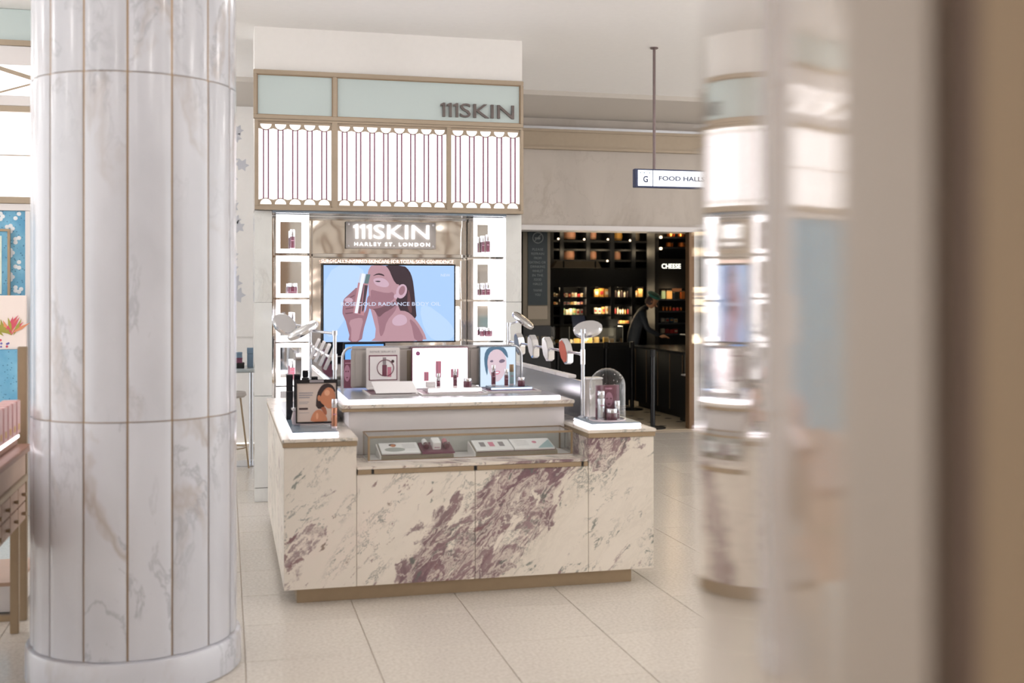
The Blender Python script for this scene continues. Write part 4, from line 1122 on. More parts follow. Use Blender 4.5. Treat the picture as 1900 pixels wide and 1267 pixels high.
MB().tube([(mid + rr * math.cos(R(a)), .004, zc + rr * math.sin(R(a))) for a in range(0, 361, 15)], .007, 6).build('ban_ring', 'sign_grey', bn)
MB().tube([(mid - rr * .7, .004, zc - rr * .7), (mid + rr * .7, .004, zc + rr * .7)], .006, 6).build('ban_bar', 'sign_grey', bn)
MB().prism([(mid - .035, zc - .02), (mid + .03, zc - .02), (mid + .035, zc + .005), (mid - .04, zc + .005)], .003, .0075, 'y').build('cup_symbol', 'sign_grey', bn)
ln = [('PLEASE', 462.5), ('REFRAIN', 470.5), ('FROM', 478.5), ('EATING OR', 486.5), ('DRINKING', 494.5), ('WHILST', 502.5), ('IN THE', 510.5), ('FOOD', 518.5), ('HALLS', 526.5), ('THANK', 538.5), ('YOU', 546.5)]
for s_, py in ln:
    text('notice_line', s_, 'sign_grey', bn, (mid, .0075, Wp(1000, py + 2.4, 13.75).z), align='C', width=.0235 * len(s_), height=.030)

# shelving on the back wall
BY = 18.3
up = thing('wall_shelving', 'tall dark shelving on the back wall of the food hall', 'shelving', (0, BY, 0))
for px in (1022, 1041, 1090, 1135, 1174, 1214):
    p = Wp(px, 500, BY); BOX('upright', 'navy_cabinet', up, p.x - .035, p.x + .035, -.05, .42, 0, 3.15, .004)
for py in (447, 463, 483, 498, 531, 553, 567, 586, 603):
    a, b = Wp(1020, py, BY), Wp(1216, py, BY); BOX('shelf', 'black_matte', up, a.x, b.x, -.03, .42, a.z - .015, a.z + .015)
a, b = Wp(1020, 500, BY), Wp(1216, 530, BY); BOX('fascia_board', 'navy_cabinet', up, a.x, b.x, -.06, -.031, b.z, a.z)
for px, py in ((1036, 443), (1084, 444), (1128, 444), (1169, 446), (1208, 446), (1127, 484)):
    p = Wp(px, py, BY - .15); MB().lathe([(.001, -.018), (.015, -.012), (.018, .006), (.001, .018)], 12, (p.x, -.15, p.z)).build('spot_bulb', 'warm_spot', up, smooth=True)
lights = []
def hall_fill(px, py, Y, e_, sz=.3, parent=None, col=(1, .78, .5)):  # bare point lamp without a fitting, added to brighten the food hall goods
    p = Wp(px, py, Y); ld = bpy.data.lights.new('food_fill_light', 'POINT'); ld.energy = e_; ld.color = col; ld.shadow_soft_size = .08
    lo = bpy.data.objects.new('food_fill_light', ld); COL.objects.link(lo); lo.location = p; lo.parent = parent
    if parent: lo.location = p - parent.location
for px, py, e_ in ((1040, 535, 1.4), (1075, 535, 1.4), (1040, 557, 1), (1075, 557, 1), (1060, 571, 1.2), (1110, 535, 1.6), (1152, 535, 1.6), (1190, 535, 1.4), (1115, 571, 1.6), (1155, 571, 1.6), (1115, 590, 1.4), (1155, 590, 1.4), (1190, 571, 1.2)): hall_fill(px, py, BY + .02, e_ * 1.4, parent=up)
for px in (1045, 1078, 1093, 1118, 1128, 1166, 1186):
    for py in (430, 468): hall_fill(px, py, BY - .14, .75, parent=up)
# casks
def cask(px0, py0, px1, py1, mat, label):
    x0, x1, z0, z1 = RR(px0, py0, px1, py1, BY); r = (x1 - x0) / 2; h = z1 - z0
    t = thing('cask', label, 'cask', ((x0 + x1) / 2, BY + .19, z0), group='casks on the back wall')
    MB().lathe([(r * .9, 0), (r * .97, h * .25), (r, h * .5), (r * .97, h * .75), (r * .9, h)], 24).build('staves', mat, t, smooth=True)
    for q in (.12, .88): MB().lathe([(r * .955, h * (q - .04)), (r * .965, h * (q + .04))], 24, cap=False).build('hoop', 'bronze_dark', t, smooth=True)
for a in ((1049, 426, 1074, 443, 'cask_wood', 'pale wooden cask on the top shelf nearest the notice'), (1096, 426, 1113, 443, 'cask_wood', 'narrow pale cask on the top shelf, second from the notice'),
          (1137, 427, 1161, 445, 'cask_gold', 'golden yellow cask on the top shelf of the food hall'), (1049, 464, 1072, 481, 'cask_wood', 'pale wooden cask on the second shelf nearest the notice'),
          (1096, 464, 1113, 481, 'cask_wood', 'narrow pale cask on the second shelf of the food hall'), (1136, 465, 1158, 483, 'cask_wood', 'pinkish cask on the second shelf below the golden cask'),
          (1180, 430, 1194, 446, 'taupe', 'dim cask in the dark bay right of the golden cask')): cask(*a)
x0, x1, z0, z1 = RR(1026, 484, 1116, 497, BY - .3)
cn = thing('lamp_canopy', 'grey tapering lamp canopy below the casks', 'canopy', ((x0 + x1) / 2, BY - .3, z0)); w2 = (x1 - x0) / 2
MB().prism([(-w2, 0), (w2, 0), (w2 - .06, z1 - z0), (-w2 + .08, z1 - z0)], 0, .2, 'y').build('shade', 'taupe', cn)
for q in (-.25, .3): BOX('rib', 'black_matte', cn, q, q + .025, -.006, -.0005, 0, z1 - z0)
# goods on the lower shelves
ORD = ['first', 'second', 'third', 'fourth', 'fifth', 'sixth', 'seventh', 'eighth', 'ninth', 'tenth', 'eleventh', 'twelfth', 'thirteenth', 'fourteenth']
def goods(px0, px1, py_shelf, hpx, n, mats, label, Y=BY, kind='packet', group=None):
    for q in range(n):
        wpx = (px1 - px0) / n
        a = Wp(px0 + q * wpx + .6, py_shelf, Y); b = Wp(px0 + (q + 1) * wpx - .6, py_shelf, Y)
        h = hpx * random.uniform(.7, 1.05) * .0087; w2 = (b.x - a.x) / 2
        t = thing('grocery_' + kind, '%s, %s from the left' % (label, ORD[q]), kind, ((a.x + b.x) / 2, Y + .12, a.z + .016), group=group or label)
        m_ = random.choice(mats); d = min(w2, .08)
        if kind == 'jar':
            MB().lathe([(w2 * .9, 0), (w2 * .95, h * .7), (w2 * .7, h * .8)], 12).build('glass', m_, t, smooth=True); MB().lathe([(w2 * .72, h * .8), (w2 * .72, h)], 12).build('lid', 'gold_dim', t, smooth=True)
        else:
            BOX('pack', m_, t, -w2, w2, -d, d, 0, h, .004); BOX('pack_label', random.choice(['packet_cream', 'packet_red', 'kraft']), t, -w2 * .7, w2 * .7, -d - .002, -d - .0003, h * .3, h * .7)
goods(1023, 1086, 553, 9, 11, ['packet_cream', 'packet_red', 'packet_grey', 'kraft'], 'small packet on the upper chilled shelf beside the notice')
goods(1023, 1086, 567, 6, 10, ['packet_cream', 'cheese', 'plum_box', 'packet_grey'], 'small packet on the middle chilled shelf beside the notice')
goods(1045, 1086, 586, 12, 6, ['packet_green', 'packet_cream', 'packet_grey'], 'green and white packet on the lowest chilled shelf beside the notice')
goods(1105, 1134, 553, 17, 3, ['kraft', 'cask_gold'], 'kraft box on the upper shelf of the middle bay', kind='box')
goods(1138, 1172, 553, 14, 6, ['kraft', 'packet_cream', 'print_dark'], 'small jar on the upper shelf of the third bay', kind='jar')
goods(1177, 1196, 553, 17, 2, ['kraft', 'packet_cream'], 'kraft box on the upper shelf behind the person', kind='box')
goods(1105, 1134, 584, 15, 4, ['kraft', 'packet_cream', 'print_dark'], 'box on the lower shelf of the middle bay', kind='box')
goods(1138, 1172, 584, 13, 7, ['packet_cream', 'packet_red', 'kraft'], 'small jar on the lower shelf of the third bay', kind='jar')
goods(1105, 1172, 603, 9, 10, ['cheese', 'packet_cream', 'kraft', 'print_dark'], 'small box on the bottom shelf under the jars', kind='box')

# service counters in the hall
rc = thing('deli_counter', 'long black deli counter with glass case across the food hall', 'counter', (4.2, 16.2, 0))
BOX('body', 'navy_cabinet', rc, -1.75, 1.70, 0, .7, .08, .9, .004); BOX('worktop', 'black_gloss', rc, -1.75, 1.72, -.03, .72, .9, .93, .004); BOX('kick', 'black_matte', rc, -1.7, 1.7, .05, .65, 0, .08)
for q in range(9): BOX('front_panel', 'black_matte', rc, -1.70 + q * .375, -1.36 + q * .375, -.012, -.0005, .14, .86, .004)
gc = thing('glass_case', 'low glass case of cheeses on the long black deli counter', 'showcase', (4.95, 16.35, .9305))
BOX('tray', 'packet_cream', gc, -.85, .85, -.12, .28, 0, .012); BOX('front_glass', 'pane_glass', gc, -.85, .85, -.125, -.121, 0, .26); BOX('top_glass', 'pane_glass', gc, -.85, .85, -.12, .28, .262, .266)
for x in (-.85, 0, .84): BOX('divider', 'chrome', gc, x, x + .012, -.12, .28, .013, .26)
for q in range(14):
    x = 4.20 + q * .112 + (.04 if q > 6 else -.03); ck = thing('cheese_wedge', 'pale yellow cheese in the glass case on the deli counter, %s from the left' % ORD[q], 'cheese', (x, 16.42 + random.uniform(-.05, .08), .943), random.uniform(0, 3), group='cheeses in the deli case')
    MB().prism([(0, -.05), (.05, .04), (-.05, .04)], 0, random.uniform(.05, .1), 'z').build('wedge', random.choice(['cheese', 'packet_cream', 'kraft']), ck, bevel=.006); MB().box(-.02, .02, -.056, -.053, .0, .035).build('price_card', 'paper_white', ck)
hall_fill(1165, 628, 16.3, 5.0, col=(1, .85, .6))
hall_fill(1090, 628, 16.2, 3.0, col=(1, .85, .6))
sc_ = thing('side_counter', 'black side counter with brass strips along the right of the food hall', 'counter', (6.0, 14.2, 0))
BOX('body', 'navy_cabinet', sc_, -.06, .9, 0, 1.95, .08, .88, .004); BOX('worktop', 'black_gloss', sc_, -.09, .9, -.02, 1.97, .88, .91, .004); BOX('kick', 'black_matte', sc_, 0, .9, .02, 1.9, 0, .08)
for q in range(5): BOX('brass_strip', 'bronze_dark', sc_, -.068, -.0605, .05 + q * .45, .062 + q * .45, .1, .86)
lc = thing('lit_case', 'tall glass case glowing cream beside the right edge of the opening', 'showcase', (5.92, 13.95, 0))
BOX('cabinet', 'navy_cabinet', lc, -.06, .5, -.2, .2, 0, .60, .004); BOX('back_glow', 'case_glow', lc, .06, .5, .16, .18, .62, 1.10); BOX('base_tray', 'white_panel', lc, -.05, .5, -.19, .19, .6005, .62)
for x in (-.06, .485): BOX('post', 'chrome', lc, x, x + .015, -.2, -.185, .62, 1.14)
BOX('front_glass', 'pane_glass', lc, -.045, .484, -.196, -.192, .62, 1.12); BOX('roof', 'chrome', lc, -.06, .5, -.2, .2, 1.14, 1.155)
tr_ = thing('cheese_loaf', 'pale loaf lying in the cream glowing glass case', 'food', (6.05, 13.98, .6205)); MB().lathe([(.1, 0), (.12, .03), (.1, .10), (.05, .13)], 16).build('loaf', 'packet_cream', tr_, smooth=True); MB().box(-.03, .03, -.13, -.127, 0, .04).build('price_card', 'paper_white', tr_)

# cheese wall right of the shelving
x0, x1, z0, z1 = RR(1218, 424, 1292, 640, 17.6)
cw = thing('cheese_wall', 'black wall bay lettered CHEESE with copper pans and lit shelf', 'shop bay', (x0, 17.6, 0)); W_ = x1 - x0
BOX('back_board', 'black_matte', cw, 0, W_, .3, .34, 0, 3.15); BOX('side_post', 'navy_cabinet', cw, -.04, .03, -.03, .34, 0, 3.15, .003)
def cwz(py): return Wp(1245, py, 17.6).z
BOX('sign_board', 'black_matte', cw, .03, W_, .02, .06, cwz(535), cwz(480), .003)
for py in (441, 460, 556, 578, 600, 620): BOX('shelf', 'black_gloss', cw, .03, W_, -.02, .3, cwz(py) - .012, cwz(py) + .012)
p = Wp(1228.5, 498, 17.6); text('sign_letter', 'CHEESE', 'cheese_letter', cw, (p.x - x0, .018, p.z), split=True, width=.335, height=.078, bold=.006, extrude=.008)
hall_fill(1250, 428, 17.45, 4, col=(1, .7, .4)); hall_fill(1252, 545, 17.45, 1.6, col=(1, .72, .42))
for px, py in ((1226, 440), (1226, 461)):
    p = Wp(px, py, 17.55); MB().lathe([(.001, -.025), (.025, -.015), (.025, .012), (.001, .025)], 10, (p.x - x0, -.05, p.z)).build('spot_bulb', 'warm_spot', cw, smooth=True)
for (px, py, l) in ((1246, 440, 'copper pan on the highest shelf of the cheese bay, left'), (1266, 440, 'copper pan on the highest shelf of the cheese bay, right'), (1243, 459, 'copper pan on the second shelf of the cheese bay, left'), (1267, 459, 'copper pan on the second shelf of the cheese bay, right')):
    p = Wp(px, py, 17.7); o = thing('copper_pan', l, 'pan', (p.x, 17.74, p.z + .005), group='copper pans')
    MB().lathe([(.06, 0), (.07, .01), (.07, .075), (.064, .075)], 20).build('bowl', 'copper_pan', o, smooth=True); MB().tube([(.0, -.066, .06), (.02, -.15, .07)], .008, 8).build('handle', 'black_matte', o, smooth=True)
p = Wp(1257, 556, 17.8); o = thing('cheese_board', 'wooden paddle board leaning upright under the CHEESE sign', 'chopping board', (p.x, 17.82, p.z + .014))
bw = Wp(1266, 541, 17.8).x - Wp(1248, 541, 17.8).x; zb = Wp(1257, 541, 17.8).z - o.location.z; zs = Wp(1257, 524, 17.8).z - o.location.z; zt = Wp(1257, 513, 17.8).z - o.location.z; b2 = bw / 2
MB().prism([(-b2, 0), (b2, 0), (b2, zs - .03), (b2 * .8, zs), (.025, zs + .02), (.02, zt - .02), (0, zt), (-.02, zt - .02), (-.025, zs + .02), (-b2 * .8, zs), (-b2, zs - .03)], 0, .02, 'y').build('board', 'board_wood', o, bevel=.004)
BOX('dark_end', 'dark_teal', o, -b2, b2, -.003, -.0004, 0, zb)
for (px, wd, h, m_, l) in ((1231, .035, .13, 'packet_green', 'small glass of herbs on the lit shelf under the CHEESE sign'), (1242, .05, .13, 'kraft', 'kraft carton on the lit shelf under the CHEESE sign'), (1250.5, .02, .10, 'black_gloss', 'small dark card on the lit shelf by the paddle board'), (1267, .04, .12, 'copper_pan', 'amber jar on the lit shelf right of the paddle board')):
    p = Wp(px, 556, 17.65); o = thing('shelf_item', l, 'container', (p.x, 17.68, p.z + .014)); BOX('body', m_, o, -wd, wd, -.03, .03, 0, h, .005); BOX('lid', 'gold_dim', o, -wd * .9, wd * .9, -.027, .027, h + .0003, h + .014, .002)
goods(1232, 1272, 578, 8, 6, ['packet_red', 'copper_pan'], 'red jar on the shelf below the lit cheese shelf', 17.6, 'jar')
goods(1230, 1262, 600, 9, 4, ['flower_blue', 'packet_cream', 'packet_grey'], 'tub on the second shelf below the lit cheese shelf', 17.6, 'tub')
goods(1230, 1262, 620, 9, 4, ['kraft', 'packet_cream', 'packet_red'], 'tub on the lowest shelf of the cheese bay', 17.6, 'tub')

# belt posts
def stanchion(label, x, y):
    t = thing('belt_post', label, 'barrier post', (x, y, 0), group='belt barrier posts')
    MB().lathe([(.165, 0), (.165, .012), (.06, .028), (.03, .03)], 32).build('base', 'black_gloss', t, smooth=True)
    MB().lathe([(.031, .03), (.031, .9)], 20).build('tube', 'black_gloss', t, smooth=True); MB().lathe([(.036, .9), (.036, .985), (.03, .99)], 20).build('head', 'black_matte', t, smooth=True)
    return t
s1 = stanchion('black belt barrier post standing alone at the front of the opening', 5.19, 13.42)
s2 = stanchion('black belt barrier post before the deli case, at the middle', 5.30, 15.55); s3 = stanchion('black belt barrier post before the deli case, at the left', 4.55, 15.45)
s4 = stanchion('black belt barrier post before the deli case, near the side counter', 5.72, 15.62)
for nm, a, b in (('left and middle', s3, s2), ('middle and right', s2, s4)):
    d = b.location - a.location; L_ = math.hypot(d.x, d.y)
    o = thing('barrier_belt', 'black barrier belt slung between the %s posts' % nm, 'belt', (a.location.x, a.location.y, .93)); o.rotation_euler = (0, 0, math.atan2(d.y, d.x))
    MB().box(.04, L_ - .04, -.002, .002, 0, .05).build('webbing', 'rope_black', o); MB().box(.037, .045, -.01, .01, -.003, .053).build('clip', 'black_gloss', o)

# ---- person at the counter
def person():
    px_ = Wp(1174, 600, 17.25)
    ob = thing('person', 'person in dark uniform and teal beret bending over the deli counter', 'person', (px_.x, 17.25, 0), R(72))
    J = {'pel': (0, 0, .93), 'waist': (0, -.02, 1.08), 'chest': (0, -.10, 1.30), 'neckb': (0, -.19, 1.44), 'neck': (0, -.24, 1.49),
         'sl': (.18, -.13, 1.38), 'el': (.25, -.22, 1.13), 'wl': (.16, -.42, 1.02), 'sr': (-.18, -.13, 1.38), 'er': (-.25, -.22, 1.13), 'wr': (-.16, -.42, 1.02),
         'hl': (.1, 0, .88), 'kl': (.11, -.03, .48), 'al': (.11, .02, .08), 'tl': (.12, -.12, .04), 'hr': (-.1, 0, .88), 'kr': (-.11, -.03, .48), 'ar': (-.11, .02, .08), 'tr': (-.12, -.12, .04)}
    E_ = [('pel', 'waist'), ('waist', 'chest'), ('chest', 'neckb'), ('neckb', 'neck'), ('chest', 'sl'), ('sl', 'el'), ('el', 'wl'), ('chest', 'sr'), ('sr', 'er'), ('er', 'wr'),
          ('pel', 'hl'), ('hl', 'kl'), ('kl', 'al'), ('al', 'tl'), ('pel', 'hr'), ('hr', 'kr'), ('kr', 'ar'), ('ar', 'tr')]
    rad = dict(pel=.15, waist=.14, chest=.16, neckb=.075, neck=.055, sl=.075, el=.05, wl=.036, sr=.075, er=.05, wr=.036, hl=.095, kl=.06, al=.045, tl=.035, hr=.095, kr=.06, ar=.045, tr=.035)
    ks = list(J); me = bpy.data.meshes.new('body'); me.from_pydata([J[k] for k in ks], [(ks.index(a), ks.index(b)) for a, b in E_], [])
    o = link('body', me, ob); md = o.modifiers.new('skin', 'SKIN'); me.skin_vertices.new() if not me.skin_vertices else None
    for i, k in enumerate(ks):
        me.skin_vertices[0].data[i].radius = (rad[k], rad[k] * .82); me.skin_vertices[0].data[i].use_root = (k == 'pel')
    o.modifiers.new('sub', 'SUBSURF').levels = 2; o.modifiers['sub'].render_levels = 2; me.materials.append(M['uniform'])
    hx = Matrix.Translation((0, -.31, 1.565)) @ Matrix.Rotation(R(28), 4, 'X')
    hd = MB().lathe([(.001, -.115), (.04, -.11), (.062, -.07), (.074, -.01), (.076, .04), (.06, .09), (.03, .112), (.001, .118)], 20)
    h = link('head', hd.mesh('head', 'skin', smooth=True, xf=hx @ Matrix.Diagonal((.95, 1.12, 1, 1))), ob)
    MB().prism([(-.09, -.02), (-.125, -.045), (-.085, -.05)], -.012, .012, 'x').build('nose', 'skin', h, xf=hx)
    for e_ in (-1, 1):
        MB().lathe([(.001, -.008), (.01, 0), (.001, .008)], 8, (e_ * .03, -.078, .005)).build('eye', 'print_dark', h, smooth=True, xf=hx); MB().lathe([(.001, -.025), (.014, 0), (.001, .025)], 8, (e_ * .076, .01, -.01)).build('ear', 'skin', h, smooth=True, xf=hx)
    MB().box(-.022, .022, -.076, -.07, -.06, -.052).build('mouth', 'packet_red', h, xf=hx)
    MB().lathe([(.001, .05), (.055, .06), (.079, .02), (.080, -.04), (.06, -.08), (.05, -.08)], 18, (0, .028, 0)).build('hair', 'print_dark', ob, smooth=True, xf=hx)
    MB().lathe([(.08, .055), (.115, .085), (.12, .105), (.08, .135), (.001, .145)], 22, (.01, .015, 0)).build('beret', 'teal_cap', ob, smooth=True, xf=hx @ Matrix.Rotation(R(-10), 4, 'Y'))
    for e_ in (-1, 1):
        b0 = Vector((e_ * .16, -.42, 1.02)); pm_ = b0 + Vector((0, -.06, -.02))
        hnd = link('hand', MB().lathe([(.001, -.045), (.026, -.03), (.034, .01), (.024, .04), (.001, .046)], 12).mesh('hand', 'skin', smooth=True, xf=Matrix.Translation(pm_) @ Matrix.Rotation(R(75), 4, 'X') @ Matrix.Diagonal((1, .55, 1, 1))), ob)
        for q, ln_ in enumerate((.06, .072, .068, .05)):
            st = pm_ + Vector(((q - 1.5) * .017, -.03, -.004)); MB().tube([st, st + Vector((0, -ln_ * .55, .0)), st + Vector((0, -ln_ * .9, -.02))], [.009, .008, .006], 8).build('finger', 'skin', hnd, smooth=True)
        st = pm_ + Vector((-e_ * .028, .005, -.002)); MB().tube([st, st + Vector((-e_ * .022, -.025, -.005)), st + Vector((-e_ * .024, -.05, -.012))], [.011, .009, .007], 8).build('thumb', 'skin', hnd, smooth=True)
person()
tl_ = thing('till', 'black till seen from behind in front of the bending person', 'till', (5.68, 16.79, .9305)); BOX('stand', 'black_matte', tl_, -.05, .05, -.04, .04, 0, .1); MB().prism([(-.2, .1), (.2, .1), (.24, .36), (-.17, .36)], -.03, .0, 'y').build('screen_back', 'black_matte', tl_, bevel=.005)
sk = thing('card_reader', 'dark angled till screen between the middle shelves', 'till', (5.27, 16.75, .9305)); BOX('stand', 'black_matte', sk, -.04, .04, -.03, .03, 0, .22); MB().prism([(-.1, .22), (.13, .22), (.08, .42), (-.13, .42)], -.02, 0, 'y').build('screen_back', 'sign_blue', sk, bevel=.004)

# ------------------------------------------------------------------ passage left of the wall unit: leaf wall, bar table, stool
lf = thing('leaf_mural', 'pale grey ivy leaves printed on the white wall beside the unit', 'mural', (0, 13.235, 0))
BOX('mural_panel', 'wall_white', lf, -.9, .62, 0, .014, 1.2, 3.75)
leafp = [(0, -1), (.35, -.55), (.95, -.6), (.7, -.1), (1.0, .45), (.45, .4), (.1, 1.0), (-.2, .45), (-.85, .55), (-.65, 0), (-.95, -.5), (-.35, -.5)]
lfm = {}
for i in range(26):
    s_ = random.uniform(.06, .10); lm = bpy.data.meshes.new('leaf')
    me = MB().prism([(u * s_, v * s_) for u, v in leafp], -.003, -.0005, 'y').mesh('leaf', 'leaf_grey')
    o = link('leaf', me, lf, (.02 + random.uniform(-.09, .12) * (1 if i % 3 else 1.6), 0, 3.62 - i * .078), (0, random.uniform(-.8, .8), 0))
tb = thing('bar_table', 'round pale topped bar table beside the left pilaster', 'table', (.10, 11.55, 0))
MB().lathe([(.001, .93), (.33, .93), (.345, .94), (.345, .955), (.335, .965), (.001, .965)], 40).build('table_top', 'slate_top', tb, smooth=True)
MB().tube([(.14, .05, .015), (.14, .05, .93)], .022, 14).build('leg', 'satin_steel', tb, smooth=True); MB().lathe([(.2, 0), (.2, .01), (.03, .02)], 30, (.1, .05, 0)).build('foot', 'satin_steel', tb, smooth=True)
def carton(label, x, y, z, w2, d2, h, m_):
    o = thing('carton', label, 'box', (x, y, z)); BOX('box', m_, o, -w2, w2, -d2, d2, 0, h * .7, .003); BOX('lid', m_, o, -w2 - .002, w2 + .002, -d2 - .002, d2 + .002, h * .7 + .0005, h, .003)
carton('denim blue carton standing tall on the bar table', .255, 11.55, .9655, .055, .06, .19, 'denim_box')
carton('black flat box at the bottom of the pile on the bar table', .07, 11.45, .9655, .10, .08, .05, 'black_matte')
carton('plum flat box in the middle of the pile on the bar table', .06, 11.45, 1.016, .09, .07, .05, 'plum_box')
carton('blue grey flat box on top of the pile on the bar table', .06, 11.45, 1.067, .09, .07, .05, 'denim_box')
so = thing('bar_stool', 'bar stool with slim brass legs and grey seat under the bar table', 'stool', (.02, 11.22, 0))
MB().lathe([(.001, .70), (.15, .70), (.17, .72), (.16, .75), (.001, .76)], 28).build('seat', 'grey_panel', so, smooth=True)
for ax, ay in ((1, 0.1), (-1, -.1), (.1, -1), (-.1, 1)): MB().tube([(ax * .11, ay * .11, .70), (ax * .19, ay * .19, .012)], .009, 10).build('leg', 'brass', so, smooth=True); 
MB().tube([(.165 * math.cos(R(a)), .165 * math.sin(R(a)), .22) for a in range(0, 361, 20)], .006, 8).build('foot_ring', 'brass', so, smooth=True)

# ------------------------------------------------------------------ neighbouring unit at the far left
nu = thing('neighbour_unit', 'neighbouring wall unit with mint band, lit panels and blue flowered wallpaper', 'shop unit', (-1.12, 9.30, 0))
NX0 = -3.6
def nb(name, mat, z0, z1, y0=0, y1=.06, x0=NX0, x1=0): return BOX(name, mat, nu, x0, x1, y0, y1, z0, z1, .003)
nb('mint_pane', 'mint_glass', 3.62, CZ - .002, .02); nb('frame_bar', 'bronze_frame', 3.575, 3.618, -.01); nb('frame_bar', 'white_panel', 3.43, 3.573, .0)
nb('lattice_pane', 'lit_pane', 3.20, 3.43, .02); nb('frame_bar', 'white_panel', 3.12, 3.198); nb('frame_bar', 'bronze_frame', 3.075, 3.118, -.01)
for q in range(5):
    xc = -.25 - q * .75
    for e_ in (-1, 1):
        MB().prism([(xc - .36, 3.205 if e_ > 0 else 3.405), (xc - .32, 3.205 if e_ > 0 else 3.425), (xc + .36, 3.425 if e_ > 0 else 3.225), (xc + .32, 3.425 if e_ > 0 else 3.205)], .008, .016 + .002 * e_, 'y').build('lattice_bar', 'bronze_frame', nu)
nb('lit_panel', 'lit_pane', 2.75, 3.073, .02); nb('glazing_bar', 'bronze_frame', 2.742, 2.749, .01); nb('lit_panel', 'lit_pane', 2.43, 2.741, .02); nb('frame_bar', 'bronze_frame', 2.378, 2.428, -.01)
nb('rail_white', 'white_panel', 2.325, 2.376); nb('wallpaper_panel', 'blue_wallpaper', .5, 2.323, .03, .06); nb('base_panel', 'white_panel', 0, .498)
nb('edge_post', 'white_panel', .5, 2.323, .0, .06, -.365, -.30)
flm = [MB().lathe([(.001, -.004), (.016, -.003), (.016, .0), (.001, 0)], 10).mesh('petal', 'flower_white', xf=Matrix.Rotation(R(-90), 4, 'X'))]
for i in range(20):
    for jx in range(3):
        bx, bz = -.42 - jx * .13 - (.06 if i % 2 else 0), 2.28 - i * .092
        for a, s_ in ((0, 1), (72, .9), (144, 1), (216, .8), (288, 1)):
            if random.random() < .2: continue
            link('petal', flm[0], nu, (bx + .022 * math.cos(R(a)), .0295, bz + .022 * math.sin(R(a))))
gf = thing('gilt_picture', 'gold framed pale picture hanging on the blue flowered wallpaper', 'picture', (-1.72, 9.30, 1.66))
MB().box(-.13, .13, -.015, .012, 0, .018).box(-.13, .13, -.015, .012, .505, .523).box(-.13, -.112, -.015, .012, .018, .505).box(.112, .13, -.015, .012, .018, .505).build('frame', 'brass', gf); BOX('mount', 'blue_wallpaper', gf, -.112, .112, 0, .01, .018, .505); BOX('print', 'green_white', gf, -.112, .07, -.006, -.0005, .03, .47)
fb = thing('floral_board', 'pale board painted with red and olive leaves before the blue wallpaper', 'board', (-1.66, 9.08, 1.28)); BOX('board', 'floral_board', fb, -.30, .22, 0, .05, 0, .40, .004)
for i in range(20):
    a = R(random.uniform(30, 170)); c = random.choice(['pot_coral', 'pot_olive', 'pot_orange', 'pot_olive']); L_ = random.uniform(.08, .16)
    MB().prism([(0, 0), (L_ * .5, .012), (L_, 0), (L_ * .5, -.012)], -.0025 - i * .0001, -.0004 - i * .0001, 'y').build('painted_leaf', c, fb, loc=(.14 - random.uniform(0, .10), 0, .10 + random.uniform(0, .05)), rot=(0, -a, 0))
for i in range(30):
    s_ = random.uniform(.006, .012); MB().prism(ell(0, 0, s_, s_, 0, 8), -.002, -.0004, 'y').build('painted_dot', random.choice(['pot_coral', 'pot_violet']), fb, loc=(random.uniform(-.2, .1), 0, random.uniform(.01, .09)))
fs = thing('board_stand', 'white block carrying the floral board', 'plinth', (-1.68, 9.1, 0)); BOX('block', 'blue_wallpaper', fs, -.3, .2, -.04, .06, .05, 1.279, .004); BOX('foot', 'white_panel', fs, -.31, .21, -.05, .07, 0, .0495)

# drawer table and brass stand at the far left foreground
dt = thing('drawer_table', 'pale wooden table with small brass knobbed drawers at the left edge', 'table', (-.985, 5.4, 0))
BOX('top', 'walnut', dt, -.9, .03, -1.2, .80, .905, .935, .004); BOX('apron', 'beige_wood', dt, -.88, .0, -1.18, .78, .785, .904); BOX('brass_line', 'brass', dt, -.88, .012, -1.18, .785, .752, .784, .003); BOX('carcass', 'beige_wood', dt, -.88, -.006, -1.16, .76, .56, .751)
for i in range(9):
    for j in range(2):
        y0 = -1.14 + i * .21; z0 = .565 + j * .094
        d_ = BOX('drawer', 'beige_wood', dt, -.005, .006, y0, y0 + .2, z0, z0 + .088, .002)
        MB().tube([(.0062, y0 + .1, z0 + .044), (.026, y0 + .1, z0 + .044)], [.007, .011], 10).build('knob', 'brass', d_, smooth=True)
for x in (-.86, -.06):
    for y in (-1.14, .70): BOX('leg', 'brass', dt, x, x + .04, y, y + .04, 0, .559, .003)
bs_ = thing('brass_stand', 'tall brass post frame with beige shelf behind the drawer table', 'stand', (-1.02, 6.36, 0))
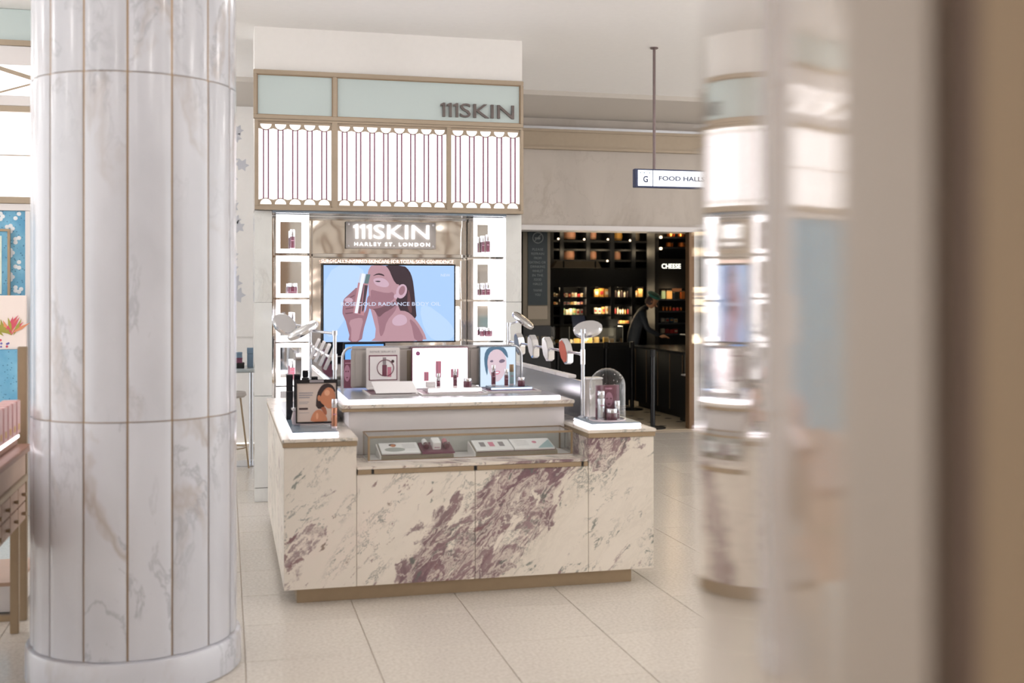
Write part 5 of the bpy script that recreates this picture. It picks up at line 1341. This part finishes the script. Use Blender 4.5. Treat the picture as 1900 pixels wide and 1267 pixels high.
BOX('post', 'brass', bs_, -.03, .015, -.02, .02, 0, 1.42, .003); BOX('post', 'brass', bs_, -.9, -.86, -.02, .02, 0, 1.42, .003); BOX('base_rail', 'brass', bs_, -.86, -.03, -.02, .02, 0, .03, .003)
BOX('shelf', 'beige_wood', bs_, -.86, -.03, .03, .6, .17, .19, .003); BOX('plinth_box', 'white_panel', bs_, -.86, -.032, .04, .6, .035, .168)
rt = thing('lit_riser', 'walnut riser with glowing front edge under the pink perfume boxes', 'riser', (-1.08, 5.75, .9355)); BOX('block', 'walnut', rt, -.2, .06, -.6, .42, 0, .05, .004); BOX('glow_edge', 'led', rt, .062, .068, -.6, .42, .036, .05); BOX('top', 'beige_wood', rt, -.2, .06, -.6, .42, .0505, .06)
for i in range(7):
    o = thing('perfume_box', 'pink perfume carton on the walnut riser, %s from the farthest end' % ORD[6 - i], 'box', (-1.045, 5.42 + i * .115, .9965), group='pink perfume cartons'); BOX('carton', 'pink_box', o, -.04, .04, -.045, .045, 0, .165, .003); BOX('label', 'cheese', o, .0405, .042, -.015, .015, .02, .05)

# ------------------------------------------------------------------ the shop behind the camera (seen only in mirrors)
ru = thing('mirrored_shelving', 'brown posted lit shelving across the shop, seen only in the mirrors', 'shelving', (2.0, -3.6, 0))
for i in range(22):
    x = -6 + i * .56; BOX('post', 'rear_brown', ru, x, x + (.13 if i % 2 else .07), 0, .10, 0, CZ - .005, .004)
    if i < 21: MB().tube([(x + .03 + .56 * q / 6, .05, 3.05 + .22 * math.sin(math.pi * q / 6)) for q in range(7)], .02, 8).build('arch', 'rear_brown', ru, smooth=True)
for i in range(11):
    x = -5.86 + i * 1.12
    for z in (.45, .95, 1.45, 1.9):
        if (i + int(z * 2)) % 2 == 0: BOX('glowing_shelf', 'rear_glow', ru, x, x + .42, .1, .13, z, z + .14, .003)
        else: BOX('stocked_shelf', ['pink_box', 'grey_panel', 'pale_frame', 'cask_wood'][(i + int(z * 3)) % 4], ru, x, x + .42, -.1, -.005, z, z + .26, .003)
